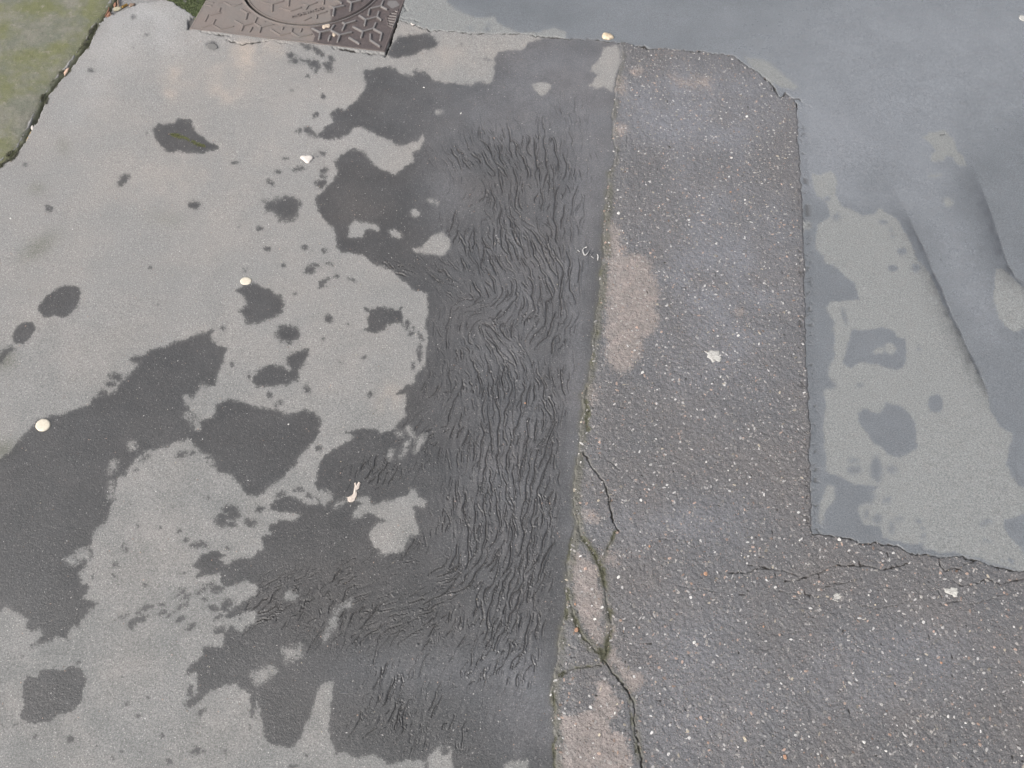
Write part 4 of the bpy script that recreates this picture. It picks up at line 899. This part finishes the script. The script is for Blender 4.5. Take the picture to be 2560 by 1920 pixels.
# stones that stand out singly: (tile, x, y, size px in tile, tint, where)
W_, Cr, Pk, Or, Gy = (.52,.51,.49), (.42,.37,.29), (.38,.28,.235), (.34,.20,.13), (.27,.265,.26)
ONE = [('A',69,1416,13,W_,"at the left edge of the dry pavement"),('C',1328,735,12,W_,"on the dark wet pavement above the ripples"),('C',1088,568,10,W_,"in the dark stain below the manhole cover"),('G',210,1090,10,W_,"in the dark stain left of the middle"),
 ('D',690,1385,22,W_,"on the seam beside the ripples, upper part"),('D',1145,1430,15,W_,"in the upper half of the rough strip, middle"),('D',1520,762,18,W_,"near the top right of the rough strip"),('D',1422,1028,13,W_,"right half of the rough strip below the bluish sheen"),('D',1508,1300,12,W_,"right side of the rough strip at mid height"),('D',1415,1250,13,Or,"orange chip on the right side of the rough strip"),('D',820,985,10,W_,"upper left of the rough strip"),('D',715,1500,9,W_,"just above the pink dry patch"),('D',605,1575,14,Pk,"on the seam at the head of the pink dry patch"),
 ('H',808,468,18,Pk,"inside the pink dry patch"),('H',845,760,20,W_,"just below the pink dry patch"),('H',1350,785,13,W_,"below the cream smear in the rough strip"),('H',1465,520,17,W_,"right of the pink dry patch"),('H',565,1210,15,Pk,"by the mossy seam at mid height"),('H',445,1340,11,W_,"lying in the mossy seam"),('H',835,1585,20,W_,"centre of the rough strip above the loose slab"),('H',1400,1393,12,W_,"right half of the rough strip, lower part"),('H',1258,1338,14,W_,"right half of the rough strip above the crack"),('H',85,955,13,Or,"orange chip between the ripples"),('H',1480,1180,18,Gy,"grey flat chip in the right of the rough strip"),
 ('L',690,425,22,W_,"right of the mossy crack loop"),('L',475,370,20,Pk,"inside the dry slab in the crack loop, top"),('L',408,600,16,Or,"left rim of the dry slab in the crack loop"),('L',585,620,20,W_,"right rim of the dry slab in the crack loop"),('L',537,697,18,W_,"lower part of the dry slab in the crack loop"),('L',415,768,30,Or,"orange stone left of the crack junction"),('L',437,805,22,Gy,"grey stone below the orange stone"),('L',1182,846,22,W_,"lower middle of the rough asphalt"),('L',1255,402,26,Or,"flat orange chip left of the long crack"),('L',890,225,15,Or,"orange chip right of the mossy cracks"),('L',1505,1468,22,Cr,"cream stone low in the rough asphalt"),('L',1463,1524,11,W_,"near the bottom edge, middle of the rough asphalt"),('L',805,1200,20,Gy,"grey stone at the bend of the lower crack"),('L',1628,744,14,Or,"orange chip right of the lower middle"),('L',345,1275,18,Gy,"grey stone low by the seam"),('L',565,1445,20,Cr,"cream stone in the pale patch at the bottom"),('L',1030,1215,17,Gy,"grey chip right of the lower crack"),('L',665,1305,17,W_,"top of the pale patch at the bottom"),
 ('M',620,1492,20,W_,"low in the right-hand rough asphalt"),('M',760,1550,17,W_,"near the bottom edge at the right"),('M',108,1590,28,Or,"tan stone near the bottom edge"),('M',1462,878,16,Pk,"pink chip in the right part of the rough asphalt"),('M',1590,747,14,W_,"near the right edge of the rough asphalt"),('M',1163,1325,17,W_,"triangular chip in the lower right rough asphalt"),('M',1070,776,15,Pk,"pink chip below the long white smear"),('M',1120,980,16,Or,"narrow orange chip right of centre"),('M',458,180,22,W_,"beside the corner of the cracked edge"),('M',202,187,13,W_,"where the crumbling seam ends"),('M',263,1457,12,W_,"lower left of the right-hand rough asphalt"),('M',648,542,11,W_,"under the long cracks, left"),('M',692,605,11,Cr,"on the faint crack under the long cracks"),('M',550,1045,13,W_,"mid left of the right-hand rough asphalt"),('M',1385,1150,16,W_,"mid right of the lower rough asphalt"),('M',1640,1580,14,W_,"bottom right corner")]
TONE = {W_: "white", Cr: "cream", Pk: "pinkish", Or: "orange", Gy: "grey"}
rr = random.Random(21)
for tg_, x_, y_, s_, c_, wh in ONE:
    (sx_, sy_), = P((tg_, [(x_, y_)]))
    gx_, gy_ = g1p((sx_, sy_)); gx2, _ = g1p((sx_ + s_ / ZS, sy_))
    r_ = abs(gx2 - gx_) * .62
    a_, b_ = chip_geo(0, 0, 0, r_, rr.uniform(1, 1.25), rr.uniform(0, 3), .0012 + r_ * .25, rr, 8)
    o = trimesh("pebble", a_, b_, MS, colors=[c_ + (1,)] * len(a_))
    o.location = (gx_, gy_, float(zat(sx_, sy_)))
    lab = wh if wh.split()[0] in ("orange", "grey", "cream", "pink", "tan", "flat", "triangular", "narrow") else TONE[c_] + " stone chip " + wh
    tag(o, lab, "stone", "stone chips set in the ground")

# ------------------------------------------------------------------ small loose things
def simple_mat(name, c1, c2, rough=.6, sc=300, bs=.4):
    n = NB(name); q = n.noise(sc, 3, .6)
    return n.fin(n.mix(n.ramp(q, .3, .7), c1, c2), rough, n.bump(q, .0006, bs))
M_cream = simple_mat("cream_husk", (.46,.415,.335), (.53,.485,.40), .55)
M_white = simple_mat("chalk_white", (.54,.51,.48), (.44,.40,.36), .7, 420)
M_scrap = simple_mat("pale_scrap", (.40,.335,.29), (.47,.42,.37), .75)
M_tanl = simple_mat("tan_leaf", (.42,.32,.22), (.52,.45,.34), .6, 160)
M_twig = simple_mat("twig_bark", (.14,.09,.065), (.22,.165,.12), .8)
M_straw = simple_mat("straw", (.36,.26,.12), (.45,.36,.2), .6)
M_orange = simple_mat("orange_paper", (.44,.25,.05), (.52,.32,.10), .7)
M_rust = simple_mat("dead_leaf", (.19,.085,.05), (.30,.16,.10), .75)
M_smear = simple_mat("dried_smear", (.27,.265,.25), (.42,.41,.385), .8, 260)
def slab(name, pts_src, mat, th, label, cat, dome=.4, group=None, lift=0.0, wob=0.0):
    """a thin solid with rounded top from an outline"""
    c_ = np.mean(np.array(pts_src), 0); g0 = g1p(c_); z0 = float(zat(*c_)) + lift
    loc = [g1p(p) - g0 for p in pts_src]
    # refine and close the outline
    ref = []
    for i in range(len(loc)):
        a_, b_ = loc[i], loc[(i + 1) % len(loc)]
        ref += [a_, (a_ + b_) / 2]
    k = len(ref); rr_ = random.Random(k + int(c_[0]))
    vs_ = [(p[0], p[1], -.0006) for p in ref] + [(p[0], p[1], th * .55 + rr_.uniform(-wob, wob)) for p in ref] + [(p[0] * .8, p[1] * .8, th * (.8 + .2 * dome) + rr_.uniform(-wob, wob)) for p in ref] + [(p[0] * .4, p[1] * .4, th * (.9 + dome * .3) + rr_.uniform(-wob, wob)) for p in ref] + [(0, 0, th * (.95 + dome * .3))]
    fs_ = []
    for l in range(3):
        for i in range(k):
            j = (i + 1) % k; fs_.append((l * k + i, l * k + j, (l + 1) * k + j, (l + 1) * k + i))
    for i in range(k): fs_.append((3 * k + i, 3 * k + (i + 1) % k, 4 * k))
    o = trimesh(name, vs_, fs_, mat, smooth=True)
    o.location = (g0[0], g0[1], z0)
    return tag(o, label, cat, group)
def el(tag_, cx_, cy_, rx, ry, ang=0, n_=18, jag=.03): return ell(tag_, cx_, cy_, rx, ry, ang, n_, jag)
slab("seed_disc", el('F', 281, 1097, 50, 39, -22), M_cream, .0022, "large cream oval seed husk at the edge of the long dark stain", "seed")
slab("seed_disc", el('F', 1594, 163, 38, 24, -6), M_cream, .0018, "small cream oval seed husk above the round dark spot", "seed")
s2 = lambda pts, ox, oy, sc: P(('s', [(ox + a_ / sc, oy + b_ / sc) for a_, b_ in pts]))
slab("stone_flake", s2([(430,510),(560,400),(740,390),(920,430),(1050,375),(1420,365),(1600,510),(1560,680),(1380,870),(1200,1060),(930,1040),(720,810),(420,610)], 740, 380, 36.87), M_white, .004, "heart shaped white stone flake on the dry pavement below the manhole cover", "stone", wob=.0004)
slab("leaf_fragment", s2([(545,450),(680,410),(860,490),(980,540),(1120,500),(1280,630),(1420,810),(1200,870),(1000,945),(780,890),(600,870),(520,790),(480,680)], 1490, 70, 31.6), M_tanl, .006, "curled tan and cream leaf fragment lying on the top crack", "leaf", dome=.8, wob=.0012)
sc5 = 1659 / 100.
# forked scrap: a bent strip made of quads along its length
def ribbon(name, left, right, mat, th, label, cat, src, sc):
    L = [P(('s', [(src[0] + a_ / sc, src[1] + b_ / sc)]))[0] for a_, b_ in left]; R = [P(('s', [(src[0] + a_ / sc, src[1] + b_ / sc)]))[0] for a_, b_ in right]
    c_ = np.mean(np.array(L + R), 0); g0 = g1p(c_); z0 = float(zat(*c_))
    vs_ = []
    for a_, b_ in zip(L, R):
        pa, pb = g1p(a_) - g0, g1p(b_) - g0; pm = (pa + pb) / 2
        vs_ += [(pa[0], pa[1], -.0005), (pa[0], pa[1], th * .6), (pm[0], pm[1], th), (pb[0], pb[1], th * .6), (pb[0], pb[1], -.0005)]
    fs_ = []
    for i in range(len(L) - 1):
        for k in range(4): fs_.append((i * 5 + k, i * 5 + k + 1, (i + 1) * 5 + k + 1, (i + 1) * 5 + k))
    fs_.append((4, 3, 2, 1, 0)); b0 = (len(L) - 1) * 5; fs_.append((b0, b0 + 1, b0 + 2, b0 + 3, b0 + 4))
    o = trimesh(name, vs_, fs_, mat, smooth=False); o.location = (g0[0], g0[1], z0)
    return tag(o, label, cat) if label else o
scr = empty("leaf_scrap", (*g1p((882, 1230)), float(zat(882, 1230))))
tag(scr, "pale bent scrap with forked upper end in the wet stain left of the ripples", "scrap")
for nm_, l_, r_ in (("stem", [(450,560),(430,640),(410,760),(390,890),(330,970),(230,1020),(100,1050)], [(640,600),(620,680),(510,760),(540,900),(520,1000),(470,1080),(170,1090)]),
                    ("foot", [(170,1060),(150,1120),(160,1200),(230,1250)], [(330,1040),(470,1080),(440,1180),(340,1250)]),
                    ("prong", [(430,470),(440,520),(455,570)], [(500,430),(510,520),(540,580)]), ("prong", [(600,410),(560,480),(500,570)], [(685,470),(650,540),(640,600)])):
    o = ribbon(nm_, l_, r_, M_scrap, .0022, None, None, (860, 1180), 16.59)
    o.parent = scr; o.location = (o.location.x - scr.location.x, o.location.y - scr.location.y, o.location.z - scr.location.z)
# dried white smears
def smear(cx_, cy_, tg_, rx, ry, label, seed):
    root = None; r_ = random.Random(seed); vs_, fs_ = [], []
    (sx_, sy_), = P((tg_, [(cx_, cy_)])); g0 = g1p((sx_, sy_)); z0 = float(zat(sx_, sy_))
    for q in range(90):
        t = r_.gauss(0, .42); u = r_.gauss(0, .42)
        p_ = g1p((sx_ + t * rx / ZS, sy_ + u * ry / ZS)) - g0
        a_, b_ = chip_geo(p_[0], p_[1], .0006, r_.uniform(.0007, .0021), 1.4, r_.uniform(-.5, .5), .0006, r_, 6)
        base = len(vs_); vs_ += a_; fs_ += [tuple(base + t_ for t_ in f) for f in b_]
    o = trimesh("dried_smear", vs_, fs_, M_smear); o.location = (g0[0], g0[1], z0)
    return tag(o, label, "stain")
slab("dried_smear", P(('H', [(1238,618),(1262,628),(1290,612),(1320,622),(1347,618),(1340,650),(1362,668),(1345,690),(1318,684),(1298,696),(1285,672),(1262,660),(1268,640)])), M_smear, .0014, "crumbly cream smear in the middle of the rough asphalt strip", "stain", wob=.0006)
slab("dried_smear", P(('M', [(1138,512),(1150,498),(1175,500),(1182,488),(1208,494),(1228,490),(1220,512),(1234,520),(1222,532),(1224,552),(1200,553),(1190,540),(1165,532),(1148,528)])), M_smear, .0014, "crumbly white smear under the cracks in the right-hand rough asphalt", "stain", wob=.0006)
smear(445, 555, 'M', 26, 26, "faint grey crumbly smear left of the white one below the cracks", 5)
# thin white root bits by the seam
def tube(name, pts, rad_, mat, label=None, cat=None, parent=None, k=6, zs=None, group=None):
    g0 = g1p(pts[0]); z0 = float(zat(*pts[0]))
    P3 = [np.array([*(g1p(p) - g0), rad_ * .8 + (zs[i] if zs else 0)]) for i, p in enumerate(pts)]
    vs_, fs_ = [], []
    for i, p in enumerate(P3):
        d = P3[min(i + 1, len(P3) - 1)] - P3[max(i - 1, 0)]; d /= np.linalg.norm(d) + 1e-9
        s_ = np.cross(d, (0, 0, 1)); s_ /= np.linalg.norm(s_) + 1e-9; u_ = np.cross(s_, d)
        r_ = rad_ * (1 - .25 * abs(2 * i / max(len(P3) - 1, 1) - 1))
        for q in range(k):
            t = 2 * math.pi * q / k; vs_.append(p + r_ * (math.cos(t) * s_ + math.sin(t) * u_))
    for i in range(len(P3) - 1):
        for q in range(k): fs_.append((i * k + q, i * k + (q + 1) % k, (i + 1) * k + (q + 1) % k, (i + 1) * k + q))
    fs_.append(tuple(range(k))); fs_.append(tuple(range((len(P3) - 1) * k, len(P3) * k)))
    o = trimesh(name, vs_, fs_, mat, parent, smooth=True); o.location = (g0[0], g0[1], z0)
    if label: tag(o, label, cat, group)
    return o
sr = lambda pts: P(('s', [(1400 + a_ / 18.43, 600 + b_ / 18.43) for a_, b_ in pts]))
M_root = simple_mat("white_root", (.28,.275,.27), (.36,.355,.345), .6)
tube("root_fragment", sr([(1230,350),(1110,400),(1050,480),(1070,600),(1120,710),(1180,720),(1260,640),(1360,500)]), .0019, M_root, "hooked white root fragment on the wet pavement next to the seam", "root")
tube("root_fragment", sr([(1410,690),(1530,550)]), .0012, M_root, "upper short straight white root fragment right of the hooked one", "root")
tube("root_fragment", sr([(1440,760),(1550,850)]), .0013, M_root, "lower short white root fragment right of the hooked one", "root")
tube("root_fragment", sr([(750,570),(820,490),(910,560)]), .0020, M_root, "small bent white root fragment left of the hooked one", "root")
tube("root_fragment", sr([(1720,680),(1760,760),(1740,950)]), .0018, M_root, "pale root fragment resting against the seam", "root")
tube("twig", P(('K', [(545,1172),(595,1172)])), .0013, M_root, "short straight white stick at the bottom by the wet tongue", "stick")
# litter in the corner by the block
A_ = lambda pts: P(('s', [(230 + a_ / 7.373, b_ / 7.373) for a_, b_ in pts]))
tube("twig", A_([(330,240),(370,300),(425,378)]), .0026, M_twig, "short brown twig end sticking out onto the pavement", "twig", zs=[.004, .003, .002])
tube("twig", A_([(480,-60),(470,20),(485,110)]), .0026, M_twig, "upright pale brown twig at the top of the litter", "twig", zs=[.003, .003, .003])
tube("twig", A_([(250,320),(300,250),(330,170)]), .0022, M_rust, "reddish twig lying against the mossy wall base", "twig", zs=[.002, .003, .004])
tube("cigarette_filter", A_([(545,105),(640,55)]), .0046, M_orange, "orange cigarette filter in the litter at the top left", "cigarette butt", k=10)
slab("dead_leaf", A_([(380,130),(440,100),(520,95),(540,130),(470,165),(390,175)]), simple_mat("grey_leaf", (.26,.24,.16), (.36,.33,.24)), .003, "grey green crumpled leaf below the orange filter", "leaf", wob=.001, lift=.002)
slab("dead_leaf", A_([(230,330),(250,270),(310,190),(350,230),(330,300),(260,350)]), M_rust, .003, "rusty brown dead leaf wedged at the foot of the wall base", "leaf", wob=.001, lift=.001)
slab("dead_leaf", A_([(380,60),(420,0),(440,60),(400,120)]), M_rust, .003, "small dark dead leaf left of the upright twig", "leaf", wob=.001, lift=.001)
slab("dead_leaf", A_([(660,70),(700,30),(780,30),(770,60),(700,90)]), M_twig, .003, "brown dead leaf right of the orange filter", "leaf", wob=.001, lift=.001)
slab("seed_disc", el('A', 206, 822, 9, 15, 0), M_white, .002, "tiny white seed in the joint along the wall base", "seed", lift=.008)
tube("straw", P(('A', [(195,845),(165,905)])), .0013, M_straw, "thin yellow straw lying in the joint along the wall base", "straw", zs=[.006, .006])
slab("dead_leaf", P(('A', [(415,475),(430,450),(450,440),(440,470),(420,495)])), simple_mat("pink_leaf", (.42,.28,.20), (.5,.36,.28)), .002, "small pinkish leaf tip in the joint halfway up the wall base", "leaf", lift=.006)
# bits lying on the cover
NN = lambda pts: P(('N', pts))
slab("petal", NN([(1085,350),(1110,330),(1180,318),(1195,345),(1180,372),(1140,370),(1110,388),(1088,378)]), simple_mat("tan_petal", (.34,.28,.22), (.42,.35,.28)), .0022, "tan fallen petal on the manhole frame below the lid", "petal", lift=.002 - float(zat(816, 66)))
slab("petal", NN([(1218,445),(1250,450),(1268,475),(1240,492),(1220,480)]), simple_mat("tan_petal_small", (.34,.28,.22), (.42,.35,.28)), .0022, "small tan petal between the treads of the manhole frame", "petal", lift=.002 - float(zat(836, 89)))
tube("petal", P(('C', [(1005,155),(1015,165),(1032,160)])), .0024, M_white, "curled white petal by the crack right of the manhole cover", "petal")
slab("gum_spot", el('A', 1376, 305, 36, 23, 0, 16, .06), simple_mat("old_gum", (.115,.112,.108), (.14,.138,.132), .7), .0008, "flattened grey chewing gum spot just below the manhole cover", "chewing gum")
slab("gum_spot", el('E', 1652, 118, 26, 17, 25, 16, .06), M_smear, .0010, "pale flattened gum spot at the top right edge", "chewing gum")

# ------------------------------------------------------------------ moss
def moss_patch(name, spots, label, seed, gain=(1, 1, 1)):
    r_ = random.Random(seed); vs_, fs_, cs_ = [], [], []
    for (sx_, sy_, z_, hh) in spots:
        gx_, gy_ = g1p((sx_, sy_))
        c0 = r_.choice([(.070,.072,.046), (.088,.090,.056), (.062,.060,.044), (.098,.096,.064)])
        for q in range(6):
            an = r_.uniform(0, 2 * math.pi); l_ = hh * r_.uniform(.5, 1.1); ln = r_.uniform(.3, .9)
            bx_, by_ = gx_ + r_.gauss(0, .0016), gy_ + r_.gauss(0, .0016); w__ = .0006 + l_ * .12
            dx, dy = math.cos(an), math.sin(an)
            base = len(vs_)
            vs_ += [(bx_ - dy * w__, by_ + dx * w__, z_ - .001), (bx_ + dy * w__, by_ - dx * w__, z_ - .001), (bx_ + dx * l_ * ln, by_ + dy * l_ * ln, z_ + l_ * .8)]
            fs_.append((base, base + 1, base + 2)); k_ = r_.uniform(.8, 1.25); cs_ += [tuple(v_ * k_ * g_ for v_, g_ in zip(c0, gain)) + (1,)] * 3
    o = trimesh(name, vs_, fs_, M_MOSS, colors=cs_)
    return tag(o, label, "moss", kind='stuff')
n = NB("moss_leaf"); M_MOSS = n.fin(n.attr("tint").outputs['Color'], .8)
ins_f = (PX > -60) & (PX < 2620) & (PY > -80) & (PY < 1990)
def pickspots(field, thr, count, seed, hh):
    ii, jj = np.nonzero((field > thr) & ins_f)
    r_ = np.random.default_rng(seed); k = r_.permutation(len(ii))[:count]
    return [(PX[ii[t], jj[t]] + r_.uniform(-1, 1), PY[ii[t], jj[t]] + r_.uniform(-1, 1), float(Z[ii[t], jj[t]]), hh) for t in k]
seamzone = (PX > 1250)
bedzone = (PX < 620) & (PY < 150) & (PX > 380)
jointzone = (PX < 380) & (PY < 480)
stainzone = (PX > 400) & (PX < 540) & (PY > 300) & (PY < 400)
moss_patch("moss", pickspots(moss * seamzone, .45, 1700, 1, .0011), "thin green moss lining the seam and cracks of the rough asphalt strip", 1)
moss_patch("moss", pickspots(moss * bedzone, .5, 2600, 2, .0060), "thick green moss bed between the pavement and the manhole cover", 2, (1.3, 1.6, 1.1))
moss_patch("moss", pickspots(moss * jointzone, .45, 2200, 3, .0040), "dark moss filling the joint along the wall base", 3)
moss_patch("moss", pickspots(moss * stainzone, .5, 420, 4, .0026), "sliver of yellow green moss in the leaf shaped dark stain", 4, (1.6, 1.75, .9))
print("grid", NX, NY)
